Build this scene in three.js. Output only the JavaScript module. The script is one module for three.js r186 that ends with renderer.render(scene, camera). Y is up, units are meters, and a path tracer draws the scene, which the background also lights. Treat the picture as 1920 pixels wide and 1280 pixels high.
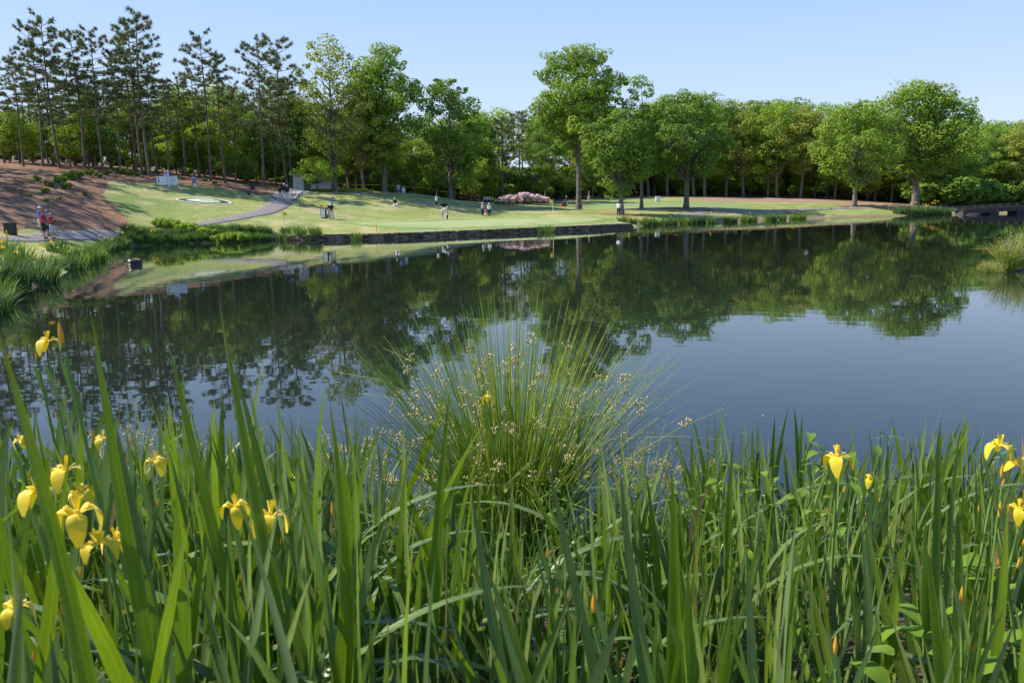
import * as THREE from 'three';
import { mergeGeometries, mergeVertices } from 'three/addons/utils/BufferGeometryUtils.js';

// ------------------------------------------------------------------ camera, sky, sun, exposure
const scene = new THREE.Scene();
const EYE = 2.85, PITCH = 9.8 * Math.PI / 180, ROLL = 1.1 * Math.PI / 180, FOC = 1493; // eye height over the pond (m), tilt, hand-held roll, focal length in photo pixels
const camera = new THREE.PerspectiveCamera(46.4, 1.5, 0.05, 3000);
camera.position.set(0, EYE, 0);
camera.rotation.x = -PITCH;
camera.rotateZ(-ROLL);
camera.focus = 7;
camera.userData.fStop = 8;

const SUN_EL = 46 * Math.PI / 180, SUN_AZ = 8 * Math.PI / 180;      // sun on the left, a touch to the far side
const sunDir = new THREE.Vector3(-Math.cos(SUN_EL) * Math.cos(SUN_AZ), Math.sin(SUN_EL), -Math.cos(SUN_EL) * Math.sin(SUN_AZ)).normalize();
{
  const W = 512, H = 256, d = new Float32Array(W * H * 4);
  const mix = (a, b, t) => a + (b - a) * t;
  for (let j = 0; j < H; j++) for (let i = 0; i < W; i++) {
    const el = ((j + 0.5) / H - 0.5) * Math.PI, az = ((i + 0.5) / W - 0.5) * 2 * Math.PI;
    const x = Math.cos(el) * Math.cos(az), y = Math.sin(el), z = Math.cos(el) * Math.sin(az);
    const e = Math.max(0, y), t = Math.exp(-e * 3.3), tg = Math.exp(-e * 2.2), tb = Math.exp(-e * 0.9);
    const c = x * sunDir.x + y * sunDir.y + z * sunDir.z;
    const glow = 0.1 * Math.pow(Math.max(0, 0.5 + 0.5 * c), 4);
    const o = (j * W + i) * 4;
    d[o] = mix(0.02, 0.575, t) + glow; d[o + 1] = mix(0.085, 0.645, tg) + glow; d[o + 2] = mix(0.36, 0.74, tb) + glow * 0.9; d[o + 3] = 1;
  }
  const sky = new THREE.DataTexture(d, W, H, THREE.RGBAFormat, THREE.FloatType);
  sky.mapping = THREE.EquirectangularReflectionMapping; sky.magFilter = sky.minFilter = THREE.LinearFilter; sky.needsUpdate = true;
  scene.background = sky; scene.environment = sky;
}
const sun = new THREE.DirectionalLight(new THREE.Color().setRGB(1, 0.92, 0.77), 5);
sun.position.copy(sunDir).multiplyScalar(300).add(new THREE.Vector3(0, 0, -90));
sun.target.position.set(0, 0, -90); scene.add(sun, sun.target);
sun.castShadow = true; sun.shadow.mapSize.set(4096, 4096);
Object.assign(sun.shadow.camera, { left: -220, right: 220, top: 220, bottom: -220, near: 1, far: 700 });

const renderer = new THREE.WebGLRenderer({ antialias: true });
renderer.toneMapping = THREE.LinearToneMapping;
renderer.toneMappingExposure = 1.52;
renderer.shadowMap.enabled = true;

// ------------------------------------------------------------------ helpers
function rng(seed) { let a = seed >>> 0; return () => { a = (a + 0x6D2B79F5) | 0; let t = Math.imul(a ^ (a >>> 15), 1 | a); t = (t + Math.imul(t ^ (t >>> 7), 61 | t)) ^ t; return ((t ^ (t >>> 14)) >>> 0) / 4294967296; }; }
const hash2 = (x, y) => { let h = Math.imul(x, 374761393) + Math.imul(y, 668265263); h = Math.imul(h ^ (h >>> 13), 1274126177); return ((h ^ (h >>> 16)) >>> 0) / 4294967296; };
function vnoise(x, y) { const xi = Math.floor(x), yi = Math.floor(y); let u = x - xi, v = y - yi; u = u * u * (3 - 2 * u); v = v * v * (3 - 2 * v); const a = hash2(xi, yi), b = hash2(xi + 1, yi), c = hash2(xi, yi + 1), d = hash2(xi + 1, yi + 1); return a + (b - a) * u + (c - a) * v + (a - b - c + d) * u * v; }
const fbm = (x, y, o = 4) => { let s = 0, a = 0.5, n = 0; for (let i = 0; i < o; i++) { s += a * vnoise(x, y); n += a; a *= 0.5; x = x * 2.03 + 17.1; y = y * 2.03 + 9.7; } return s / n; };
const clamp = (x, a = 0, b = 1) => Math.min(b, Math.max(a, x));
const sstep = (a, b, x) => { const t = clamp((x - a) / (b - a)); return t * t * (3 - 2 * t); };
const lerp = (a, b, t) => a + (b - a) * t;
const V = (x, y, z) => new THREE.Vector3(x, y, z);
const lin = (r, g, b) => new THREE.Color().setRGB(r, g, b);
// measured place of a photo point that lies `D` metres ahead / on the water level / on a line of columns
const sp = Math.sin(PITCH), cp = Math.cos(PITCH);
const cr_ = Math.cos(ROLL), sr_ = Math.sin(ROLL), level = (px, py) => { const u = (px - 960) / FOC, v = (640 - py) / FOC; return [u * cr_ + v * sr_, v * cr_ - u * sr_]; };
function P(px, py, D) { const [u, v] = level(px, py), t = D / (cp + v * sp); return [u * t, EYE + t * (v * cp - sp), -D]; }
function onWater(px, py) { const [u, v] = level(px, py), t = EYE / (sp - v * cp); return [u * t, -t * (cp + v * sp)]; }
const colX = (px, D) => P(px, 385, D)[0];

const taken = {};
function numbered(n) { taken[n] = (taken[n] ?? -1) + 1; return taken[n] ? `${n}_${String(taken[n]).padStart(3, '0')}` : n; }
function tag(o, label, category, group, kind) { o.userData.label = label; o.userData.category = category; if (group) o.userData.group = group; if (kind) o.userData.kind = kind; return o; }
function thing(name, label, category, pos = [0, 0, 0], turn = 0, group) { const o = new THREE.Group(); o.name = numbered(name); o.position.set(...pos); o.rotation.y = turn; scene.add(o); return tag(o, label, category, group); }
function part(name, geo, m, parent, kind) { const o = new THREE.Mesh(geo, m); o.name = name; o.castShadow = o.receiveShadow = true; if (kind) o.userData.kind = kind; parent.add(o); return o; }
function single(name, geo, m, label, category, pos = [0, 0, 0], turn = 0, group, kind) { const o = part(numbered(name), geo, m, scene); o.position.set(...pos); o.rotation.y = turn; return tag(o, label, category, group, kind); }
function structure(name, geo, m) { const o = part(name, geo, m, scene); o.userData.kind = 'structure'; return o; }
function copyOf(src, label, pos, turn, scale, group) { const o = src.clone(); o.name = numbered(src.userData.base); o.userData = { ...src.userData, label }; if (group) o.userData.group = group; o.position.set(...pos); o.rotation.set(0, turn, 0); if (Array.isArray(scale)) o.scale.set(...scale); else o.scale.setScalar(scale); scene.add(o); return o; }
const mat = (c, o = {}) => new THREE.MeshPhysicalMaterial({ color: lin(...c), roughness: 0.8, ...o });

// raw mesh builder: triangles with optional colour per vertex
class MB {
  constructor() { this.p = []; this.i = []; this.c = []; this.u = []; }
  v(x, y, z, c, u = 0, w = 0) { this.p.push(x, y, z); this.u.push(u, w); if (c) this.c.push(c[0], c[1], c[2]); return this.p.length / 3 - 1; }
  tri(a, b, c) { this.i.push(a, b, c); }
  quad(a, b, c, d) { this.i.push(a, b, c, a, c, d); }
  // tapered tube through points [[x,y,z,r],...]
  tube(pts, n = 6, c, cap = true) {
    const rows = []; let up = V(0, 0, 1); let len = 0;
    for (let k = 0; k < pts.length; k++) {
      const a = pts[Math.max(0, k - 1)], b = pts[Math.min(pts.length - 1, k + 1)];
      const t = V(b[0] - a[0], b[1] - a[1], b[2] - a[2]).normalize();
      if (Math.abs(t.dot(up)) > 0.95) up = V(1, 0, 0);
      const s = V().crossVectors(t, up).normalize(), q = V().crossVectors(s, t).normalize(); up = q.clone();
      if (k) len += Math.hypot(pts[k][0] - pts[k - 1][0], pts[k][1] - pts[k - 1][1], pts[k][2] - pts[k - 1][2]);
      const row = [];
      for (let j = 0; j <= n; j++) { const A = j / n * 2 * Math.PI, cs = Math.cos(A) * pts[k][3], sn = Math.sin(A) * pts[k][3]; row.push(this.v(pts[k][0] + s.x * cs + q.x * sn, pts[k][1] + s.y * cs + q.y * sn, pts[k][2] + s.z * cs + q.z * sn, c, j / n * 1.5, len)); }
      rows.push(row);
    }
    for (let k = 0; k + 1 < rows.length; k++) for (let j = 0; j < n; j++) this.quad(rows[k][j], rows[k][j + 1], rows[k + 1][j + 1], rows[k + 1][j]);
    if (cap) for (const r of [rows[0], rows[rows.length - 1]]) for (let j = 1; j + 1 < n; j++) r === rows[0] ? this.tri(r[0], r[j + 1], r[j]) : this.tri(r[0], r[j], r[j + 1]);
    return this;
  }
  box(x0, y0, z0, x1, y1, z1, c) {
    const q = (a, b, cc, d) => { const k = [a, b, cc, d].map((e, n) => this.v(...e, c, (n === 1 || n === 2) ? 1 : 0, n > 1 ? 1 : 0)); this.quad(...k); };
    q([x0, y0, z1], [x1, y0, z1], [x1, y1, z1], [x0, y1, z1]); q([x1, y0, z0], [x0, y0, z0], [x0, y1, z0], [x1, y1, z0]);
    q([x0, y1, z1], [x1, y1, z1], [x1, y1, z0], [x0, y1, z0]); q([x0, y0, z0], [x1, y0, z0], [x1, y0, z1], [x0, y0, z1]);
    q([x1, y0, z1], [x1, y0, z0], [x1, y1, z0], [x1, y1, z1]); q([x0, y0, z0], [x0, y0, z1], [x0, y1, z1], [x0, y1, z0]);
    return this;
  }
  geo(flat = false) {
    let g = new THREE.BufferGeometry();
    g.setAttribute('position', new THREE.Float32BufferAttribute(this.p, 3)); g.setAttribute('uv', new THREE.Float32BufferAttribute(this.u, 2));
    if (this.c.length === this.p.length) g.setAttribute('color', new THREE.Float32BufferAttribute(this.c, 3));
    g.setIndex(this.i); if (flat) g = g.toNonIndexed(); g.computeVertexNormals(); return g;
  }
}
function dataTex(W, H, fn, srgb = false, repeat = true) {
  const d = new Uint8Array(W * H * 4);
  for (let j = 0; j < H; j++) for (let i = 0; i < W; i++) { const c = fn(i / W, j / H, i, j), o = (j * W + i) * 4; for (let k = 0; k < 3; k++) { let v = clamp(c[k]); if (srgb) v = v <= 0.0031308 ? v * 12.92 : 1.055 * Math.pow(v, 1 / 2.4) - 0.055; d[o + k] = Math.round(v * 255); } d[o + 3] = 255; }
  const t = new THREE.DataTexture(d, W, H, THREE.RGBAFormat); t.magFilter = THREE.LinearFilter; t.minFilter = THREE.LinearMipmapLinearFilter; t.generateMipmaps = true;
  t.wrapS = t.wrapT = repeat ? THREE.RepeatWrapping : THREE.ClampToEdgeWrapping; if (srgb) t.colorSpace = THREE.SRGBColorSpace; t.needsUpdate = true; return t;
}
// noise that repeats after n cells
function pnoise(x, y, n) { const xi = Math.floor(x), yi = Math.floor(y); let u = x - xi, v = y - yi; u = u * u * (3 - 2 * u); v = v * v * (3 - 2 * v); const m = (k) => ((k % n) + n) % n; const a = hash2(m(xi), m(yi)), b = hash2(m(xi + 1), m(yi)), c = hash2(m(xi), m(yi + 1)), d = hash2(m(xi + 1), m(yi + 1)); return a + (b - a) * u + (c - a) * v + (a - b - c + d) * u * v; }

// ------------------------------------------------------------------ the land
// measured ground points (photo column, photo row, metres ahead)
const groundPts = [[0, 455, 47], [85, 447, 53.5], [150, 437, 60], [260, 431, 70], [395, 419, 74], [0, 400, 57], [0, 350, 72], [0, 312, 88], [150, 400, 67], [150, 350, 80], [150, 320, 92], [300, 400, 77], [300, 370, 85], [300, 345, 92], [300, 328, 100], [-200, 312, 82], [-200, 400, 52], [-200, 455, 42],
  [430, 400, 79], [380, 376, 85], [430, 350, 98], [430, 342, 106], [500, 420, 75.5], [500, 395, 84], [500, 368, 95], [500, 352, 108], [600, 425, 75], [600, 409, 84], [600, 385, 95], [600, 358, 115], [700, 362, 113], [740, 385, 101], [750, 361, 119], [660, 424, 76],
  [820, 391, 106], [830, 411, 92], [820, 368, 120], [880, 380, 123], [940, 383, 131], [905, 404, 106], [760, 422, 79], [900, 419, 83], [1000, 410, 95], [1000, 400, 107], [1000, 385, 129], [1037, 409, 93], [1060, 387, 138], [1085, 392, 125], [1150, 402, 107], [1100, 376, 160], [1250, 372, 165],
  [1287, 391, 122], [1180, 413, 95], [1300, 404, 110], [1400, 399, 118], [1400, 379, 150], [1400, 368, 172], [1500, 395, 124], [1500, 378, 150], [1603, 387, 132], [1600, 376, 158], [1600, 398, 122], [1717, 385, 140], [1700, 392, 130], [1760, 389, 142], [1850, 388, 152], [1950, 387, 155],
  [0, 300, 130], [300, 318, 132], [600, 345, 150], [900, 365, 172], [1200, 360, 205], [1500, 355, 212], [1800, 358, 240], [2000, 345, 290], [-300, 290, 130], [960, 340, 330], [200, 300, 300], [1600, 330, 360]].map((a) => P(...a));
// round the near bank and beyond the frame on both sides
groundPts.push([0, 1.57, 12], [0, 1.53, 2], [0, 1.45, -1.5], [-4, 1.49, -1.5], [4, 1.45, -1.5], [0, 1.37, -3], [-4, 1.35, -3.4], [4, 1.33, -3.4], [0, 1.3, -4.6], [-20, 1.3, -8], [-32, 0.9, -25], [-42, 0.8, -40], [30, 1.2, -6], [45, 1, -25], [75, 1, -50], [130, 1, -100], [150, 1.5, -160], [-60, 5, -60], [-90, 3, -20], [0, 2, 60], [90, 3, 10]);
const tps = (() => {
  const n = groundPts.length, N = n + 3, A = Array.from({ length: N }, () => new Float64Array(N + 1));
  const U = (r2) => r2 > 0 ? 0.5 * r2 * Math.log(r2) : 0;
  const q = groundPts.map(([x, y, z]) => [x / 50, y, z / 50]);
  for (let i = 0; i < n; i++) { for (let j = 0; j < n; j++) A[i][j] = U((q[i][0] - q[j][0]) ** 2 + (q[i][2] - q[j][2]) ** 2); A[i][i] += 0.0006; A[i][n] = A[n][i] = 1; A[i][n + 1] = A[n + 1][i] = q[i][0]; A[i][n + 2] = A[n + 2][i] = q[i][2]; A[i][N] = q[i][1]; }
  for (let c = 0; c < N; c++) { let p = c; for (let r = c + 1; r < N; r++) if (Math.abs(A[r][c]) > Math.abs(A[p][c])) p = r; [A[c], A[p]] = [A[p], A[c]]; for (let r = 0; r < N; r++) if (r !== c) { const f = A[r][c] / A[c][c]; if (f) for (let k = c; k <= N; k++) A[r][k] -= f * A[c][k]; } }
  const w = A.map((r, i) => r[N] / r[i]);
  return (x, z) => { x /= 50; z /= 50; let s = w[n] + w[n + 1] * x + w[n + 2] * z; for (let i = 0; i < n; i++) { const dx = x - q[i][0], dz = z - q[i][2]; s += w[i] * U(dx * dx + dz * dz); } return s; };
})();
// the pond's edge, walked round: far shore measured on the water level, then the near banks
const wallLine = [[512, 450], [560, 450.5], [606, 450], [660, 449], [700, 448.3], [760, 446.6], [830, 443.4], [900, 440.2], [1000, 435.6], [1100, 431], [1190, 427]].map((a) => onWater(...a));
const shore = [[-30, 575], [40, 549], [95, 528], [130, 507], [188, 489], [205, 472], [240, 461], [330, 457.5], [430, 454]].map((a) => onWater(...a));
shore.push(...wallLine);
shore.push(...[[1203, 424], [1260, 420.5], [1330, 416.5], [1420, 412.5], [1510, 410], [1600, 407], [1700, 404.3], [1790, 402], [1880, 400.5], [2000, 398.5], [2150, 397]].map((a) => onWater(...a)));
shore.push([165, -150], [140, -110], [92, -72], [50, -46], [30, -35], [21, -31.5], [18.4, -29.6], [21, -27], [30, -20], [24, -9], [10, -6.4], [4, -5.7], [1, -5.35], [-3, -5.4], [-8, -7], [-14, -12], [-17, -18]);
function segDist(x, z, a, b) { const ux = b[0] - a[0], uz = b[1] - a[1]; let t = ((x - a[0]) * ux + (z - a[1]) * uz) / (ux * ux + uz * uz); t = clamp(t); return Math.hypot(x - a[0] - ux * t, z - a[1] - uz * t); }
function pondDist(x, z) { // metres inland (negative over water), and whether the wall is nearest
  let best = 1e9, wall = false, inside = false; const n = shore.length;
  for (let i = 0, j = n - 1; i < n; j = i++) {
    const a = shore[j], b = shore[i], d = segDist(x, z, a, b);
    if (d < best) { best = d; wall = j >= 9 && i < 9 + wallLine.length && i > 9; }
    if ((a[1] > z) !== (b[1] > z) && x < (b[0] - a[0]) * (z - a[1]) / (b[1] - a[1]) + a[0]) inside = !inside;
  }
  return [inside ? -best : best, wall];
}
function groundY(x, z) {
  const [d, wall] = pondDist(x, z);
  if (d < 0) return Math.max(-1.4, d * 0.45 - 0.04) - (wall ? 0.4 : 0);
  const base = Math.max(0.32, tps(x, z));
  if (wall && d < 6) { return d < 0.22 ? -0.5 : lerp(0.48, base, sstep(0, 6, d)); }
  const r = z > -14 ? 0.85 : 1.1;
  return base * (1 - Math.exp(-d / r)) + (fbm(x * 0.35, z * 0.35, 3) - 0.5) * 0.12 * sstep(0, 3, d);
}
const heights = new Map();
const gy = (x, z) => groundY(x, z);

const inPoly = (x, z, poly) => { let c = false; for (let i = 0, j = poly.length - 1; i < poly.length; j = i++) { const a = poly[j], b = poly[i]; if ((a[1] > z) !== (b[1] > z) && x < (b[0] - a[0]) * (z - a[1]) / (b[1] - a[1]) + a[0]) c = !c; } return c; };
const cols = (list) => list.map(([px, D]) => [colX(px, D), -D]);
const strawBed = cols([[-700, 47], [-100, 50], [0, 52.5], [85, 57], [150, 62.5], [238, 71], [218, 75], [190, 79], [207, 87.5], [290, 92], [350, 94], [440, 95.5], [492, 94.5], [512, 97], [560, 110], [640, 113], [690, 116], [720, 123], [600, 140], [300, 140], [-400, 140]]);
const woodsEdge = [[-700, 84], [0, 91], [150, 94], [300, 101], [430, 107], [560, 115], [640, 117], [700, 121], [820, 122], [900, 134], [1000, 146], [1100, 164], [1200, 174], [1300, 170], [1400, 168], [1500, 162], [1600, 156], [1700, 150], [1760, 150], [1850, 158], [1950, 160], [2300, 160]];
const edgeAt = (px) => { for (let i = 1; i < woodsEdge.length; i++) if (px <= woodsEdge[i][0]) { const a = woodsEdge[i - 1], b = woodsEdge[i]; return lerp(a[1], b[1], (px - a[0]) / (b[0] - a[0])); } return 190; };
const pxOf = (x, D) => { const a = colX(960, D), b = colX(1060, D); return 960 + (x - a) / (b - a) * 100; };
// distance at which a photo point meets the land
function hitD(px, py, D0 = 40, D1 = 180) { for (let D = D0; D < D1; D += 0.4) { const q = P(px, py, D); if (q[1] < gy(q[0], q[2])) return D; } return D1; }
const treeRings = [[1165, 107, 3.2], [1287, 122, 4.5], [1603, 132, 3], [1085, 125, 1.3], [1717, 140, 3]].map(([px, D, r]) => [colX(px, D), -D, r]);

// surface colours (real-world base colours, linear) as a map over the far land
const TX0 = -110, TXW = 270, TD0 = 36, TDW = 180;
const m3 = (a, b, t) => [lerp(a[0], b[0], t), lerp(a[1], b[1], t), lerp(a[2], b[2], t)];
function landColour(x, D) {
  const z = -D, n1 = fbm(x / 13, D / 9, 4), n2 = fbm(x / 1.9 + 40, D / 2.6, 3), n3 = hash2(Math.floor(x * 9), Math.floor(D * 7)), n4 = fbm(x / 0.5 + 9, D / 0.7, 2);
  const wob = (fbm(x / 1.4, D / 1.4, 3) - 0.5) * 1.6, wobF = (fbm(x / 4 + 7, D / 4, 3) - 0.5) * 5;
  const px = pxOf(x, D);
  // lawn: mown, patchy with dry tan streaks
  let c = m3([0.17, 0.225, 0.045], [0.31, 0.325, 0.085], clamp(n1 * 1.9 - 0.45));
  c = m3(c, [0.4, 0.345, 0.17], clamp((n2 * 0.65 + fbm(x / 4, D / 2 + 31, 3) * 0.7 - 0.66) * 4) * 0.85); c = m3(c, [0.12, 0.185, 0.03], clamp((fbm(x / 1.1 + 3, D / 1.6 + 60, 3) - 0.52) * 5) * 0.4);
  c = m3(c, [0.13, 0.19, 0.04], clamp((fbm(x / 6 + 90, D / 5, 3) - 0.55) * 3) * 0.55);
  // fairway beyond the green, mown shorter
  const fw = sstep(128, 134, D + wobF * 0.3) * sstep(1075, 1110, px) * (1 - sstep(1330, 1420, px + wobF * 6)) * (1 - sstep(156, 160, D));
  c = m3(c, [0.17, 0.26, 0.08], fw * 0.8);
  // tan straw strip before the wood on the right
  const eg = edgeAt(px), tan = sstep(1235, 1330, px + wobF * 5) * sstep(eg - 19, eg - 16, D + wobF * 0.5) * (1 - sstep(1690, 1730, px));
  c = m3(c, m3([0.34, 0.235, 0.15], [0.24, 0.15, 0.09], n2), tan);
  for (const [tx, tz, r] of treeRings) { const q = Math.hypot((x - tx), (z - tz)) + wob * 0.8; if (q < r) c = m3([0.25, 0.155, 0.095], [0.17, 0.1, 0.06], n4); }
  // pine straw and the floor of the wood
  const inBed = inPoly(x + wob * 1.1, z + wob * 1.3, strawBed);
  if (inBed) { c = m3([0.27, 0.135, 0.062], [0.15, 0.07, 0.034], clamp(n2 * 1.5 - 0.25)); c = m3(c, [0.36, 0.215, 0.115], clamp((n4 - 0.52) * 3.5) * 0.75); c = m3(c, [0.08, 0.04, 0.022], n3 < 0.18 ? 0.6 : 0); c = m3(c, [0.13, 0.065, 0.035], clamp((fbm(x / 3.5 + 5, D / 2 + 8, 3) - 0.5) * 4) * 0.6); }
  else if (D > eg + wobF * 0.4) c = m3([0.15, 0.09, 0.05], [0.07, 0.055, 0.03], n2);
  // bare edge of the bank
  const d = pondDist(x, z)[0];
  if (d < 1.1 + wob * 0.7 && px > 1195) c = m3(c, [0.2, 0.125, 0.075], 0.7);
  if (d < 0) c = [0.09, 0.075, 0.045];
  const g = 0.8 + 0.4 * n3; return [c[0] * g, c[1] * g, c[2] * g];
}
const landMap = dataTex(2048, 2048, (u, v) => landColour(TX0 + u * TXW, TD0 + v * TDW), true, false);
const grain = dataTex(512, 512, (u, v) => { const a = 0.5 * pnoise(u * 64, v * 64, 64) + 0.3 * pnoise(u * 128, v * 128, 128) + 0.2 * pnoise(u * 256, v * 256, 256); return [a, a, a]; });
function sheet(xs, zs, f, uvf) {
  const p = [], u = [], ix = [];
  for (const z of zs) for (const x of xs) { p.push(x, f(x, z), z); u.push(...uvf(x, z)); }
  const w = xs.length; for (let j = 0; j + 1 < zs.length; j++) for (let i = 0; i + 1 < w; i++) { const a = j * w + i; ix.push(a, a + 1, a + w + 1, a, a + w + 1, a + w); }
  const g = new THREE.BufferGeometry(); g.setAttribute('position', new THREE.Float32BufferAttribute(p, 3)); g.setAttribute('uv', new THREE.Float32BufferAttribute(u, 2)); g.setIndex(ix); g.computeVertexNormals(); return g;
}
function axis(stops) { const o = []; for (let i = 0; i + 1 < stops.length; i++) { const [a, s] = stops[i], b = stops[i + 1][0], n = Math.max(1, Math.round(Math.abs(b - a) / s)); for (let k = 0; k < n; k++) o.push(lerp(a, b, k / n)); } o.push(stops[stops.length - 1][0]); return o; }
{
  const xs = axis([[-900, 60], [-150, 4], [-70, 0.9], [-30, 0.5], [20, 0.7], [60, 1.1], [130, 4], [220, 60], [900, 60]]);
  const zs = axis([[-14, 1.2], [-42, 0.7], [-52, 0.5], [-92, 0.8], [-130, 1.2], [-180, 3], [-260, 12], [-420, 80], [-1400, 80]]);
  const bump = grain.clone(); bump.repeat.set(TXW / 6, TDW / 6); bump.needsUpdate = true;
  const g = sheet(xs, zs, groundY, (x, z) => [(x - TX0) / TXW, (-z - TD0) / TDW]);
  structure('ground', g, new THREE.MeshStandardMaterial({ map: landMap, roughness: 0.95, bumpMap: bump, bumpScale: 0.06 }));
  // the bank that the camera stands on: dark soil, old leaves, moss
  const soil = dataTex(512, 512, (u, v) => { const n = pnoise(u * 12, v * 12, 12), f = pnoise(u * 90, v * 90, 90), s = pnoise(u * 200, v * 30, 30); let c = m3([0.05, 0.036, 0.02], [0.1, 0.075, 0.04], n); if (f > 0.72) c = m3(c, [0.2, 0.15, 0.08], 0.6); if (pnoise(u * 26 + 3, v * 26, 26) > 0.6) c = m3(c, [0.05, 0.085, 0.02], 0.7); c = m3(c, [0.14, 0.11, 0.06], s > 0.78 ? 0.5 : 0); return c; }, true);
  const nb = grain.clone(); nb.needsUpdate = true;
  const xs2 = axis([[-900, 80], [-60, 4], [-18, 0.6], [-6, 0.2], [6, 0.2], [18, 0.6], [60, 4], [900, 80]]), zs2 = axis([[120, 30], [8, 2], [2, 0.3], [0, 0.16], [-7, 0.16], [-14, 0.5]]);
  structure('bank', sheet(xs2.reverse(), zs2.reverse(), groundY, (x, z) => [x / 1.6, z / 1.6]), new THREE.MeshStandardMaterial({ map: soil, roughness: 1, bumpMap: nb, bumpScale: 0.03, side: THREE.DoubleSide }));
}

// ------------------------------------------------------------------ the pond
{
  const r = rng(77), waves = [];
  for (let i = 0; i < 60; i++) { const k = 1 + Math.floor(Math.pow(r(), 1.6) * 46), a = (r() - 0.5) * 1.9 + Math.PI / 2; waves.push([Math.round(k * Math.cos(a)), Math.round(k * Math.sin(a)), r() * 6.283, Math.pow(k, -1.05) * (0.5 + r())]); }
  let tot = 0; for (const w of waves) tot += w[3];
  const wt = dataTex(1024, 1024, (u, v) => { let s = 0; for (const w of waves) s += w[3] * Math.sin(6.28318 * (w[0] * u + w[1] * v) + w[2]); const h = 0.5 + 0.5 * s / tot * 2.4; return [h, h, h]; });
  wt.anisotropy = 8;
  const g = new THREE.PlaneGeometry(900, 420); g.rotateX(-Math.PI / 2); g.translate(60, 0, -170);
  const p = g.attributes.position, u = g.attributes.uv; for (let i = 0; i < p.count; i++) u.setXY(i, p.getX(i) / 11, p.getZ(i) / 11);
  structure('pond_water', g, new THREE.MeshPhysicalMaterial({ color: lin(0.013, 0.019, 0.014), specularColor: lin(0.28, 0.64, 1), roughness: 0.015, ior: 1.4, bumpMap: wt, bumpScale: 0.0045 }));
}

// ------------------------------------------------------------------ paths, green, painted marks
const jit = (r, a) => (r() - 0.5) * 2 * a;
function smoothLine(pts, step) { const c = new THREE.CatmullRomCurve3(pts.map(([x, z]) => V(x, 0, z)), false, 'centripetal'); const n = Math.ceil(c.getLength() / step); return c.getSpacedPoints(n).map((p) => [p.x, p.z]); }
function ribbon(line, width, raise, across = 5) {
  const m = new MB(); let rows = [], len = 0;
  line.forEach(([x, z], k) => {
    const a = line[Math.max(0, k - 1)], b = line[Math.min(line.length - 1, k + 1)], L = Math.hypot(b[0] - a[0], b[1] - a[1]), nx = -(b[1] - a[1]) / L, nz = (b[0] - a[0]) / L; if (k) len += Math.hypot(x - line[k - 1][0], z - line[k - 1][1]);
    const row = []; const w = typeof width === 'function' ? width(k / (line.length - 1)) : width;
    for (let j = -1; j <= across + 1; j++) { const t = (clamp(j, 0, across) / across - 0.5) * w, X = x + nx * t, Z = z + nz * t; row.push(m.v(X, gy(X, Z) + (j < 0 || j > across ? -0.1 : raise), Z, null, t, len)); }
    rows.push(row);
  });
  for (let k = 0; k + 1 < rows.length; k++) for (let j = 0; j < across + 2; j++) m.quad(rows[k][j], rows[k][j + 1], rows[k + 1][j + 1], rows[k + 1][j]);
  return m.geo();
}
function loft(A, B, n, k, raise) { // sheet between two lines, draped on the land
  const ca = new THREE.CatmullRomCurve3(A.map(([x, z]) => V(x, 0, z))), cb = new THREE.CatmullRomCurve3(B.map(([x, z]) => V(x, 0, z))), m = new MB();
  for (let i = 0; i <= n; i++) { const a = ca.getPoint(i / n), b = cb.getPoint(i / n); for (let j = 0; j <= k; j++) { const x = lerp(a.x, b.x, j / k), z = lerp(a.z, b.z, j / k), rim = j === 0 || j === k || i === 0 || i === n; m.v(x, gy(x, z) + (rim ? -0.03 : raise), z, null, x / 3, z / 3); } }
  for (let i = 0; i < n; i++) for (let j = 0; j < k; j++) { const a = i * (k + 1) + j; m.quad(a, a + k + 1, a + k + 2, a + 1); }
  return m.geo();
}
const asphaltMap = dataTex(256, 256, (u, v) => { const n = pnoise(u * 9, v * 9, 9), f = pnoise(u * 110, v * 110, 110), g = 0.85 + 0.3 * f; const c = m3([0.17, 0.15, 0.145], [0.25, 0.22, 0.2], n); return [c[0] * g, c[1] * g, c[2] * g]; }, true);
asphaltMap.repeat.set(0.4, 0.4);
const asphalt = new THREE.MeshStandardMaterial({ map: asphaltMap, roughness: 0.93, bumpMap: grain, bumpScale: 0.01 });
const concrete = mat([0.5, 0.48, 0.44], { roughness: 0.9, bumpMap: grain, bumpScale: 0.01 });
const pathLine = smoothLine(cols([[-300, 42], [-150, 45], [0, 49.5], [85, 54.6], [160, 61], [250, 69], [330, 72.5], [400, 75], [450, 78], [490, 82], [513, 87], [525, 92], [532, 97], [545, 104], [552, 110]]), 0.8);
structure('cart_path', ribbon(pathLine, (t) => 1.6 + 1.0 * sstep(0.5, 0.85, t), 0.05), asphalt);
structure('far_path', ribbon(smoothLine(cols([[1262, 110], [1330, 115], [1420, 121], [1510, 126], [1600, 129], [1690, 133], [1760, 137], [1815, 136]]), 1), 2.2, 0.06), asphalt);
{ // pale kerb on the outer side of the bend
  const k0 = pathLine.length, line = pathLine.slice(Math.floor(k0 * 0.8), Math.floor(k0 * 0.95)).map(([x, z], i, a) => { const b = a[Math.min(i + 1, a.length - 1)], c = a[Math.max(0, i - 1)], L = Math.hypot(b[0] - c[0], b[1] - c[1]); return [x + -(b[1] - c[1]) / L * 1.38, z + (b[0] - c[0]) / L * 1.38]; });
  structure('path_kerb', ribbon(line, 0.22, 0.16, 1), concrete);
  structure('concrete_apron', loft(cols([[524, 102.5], [548, 101.5], [566, 102.5]]), cols([[528, 113], [560, 113], [585, 109]]), 12, 10, 0.07), concrete);
}
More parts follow.
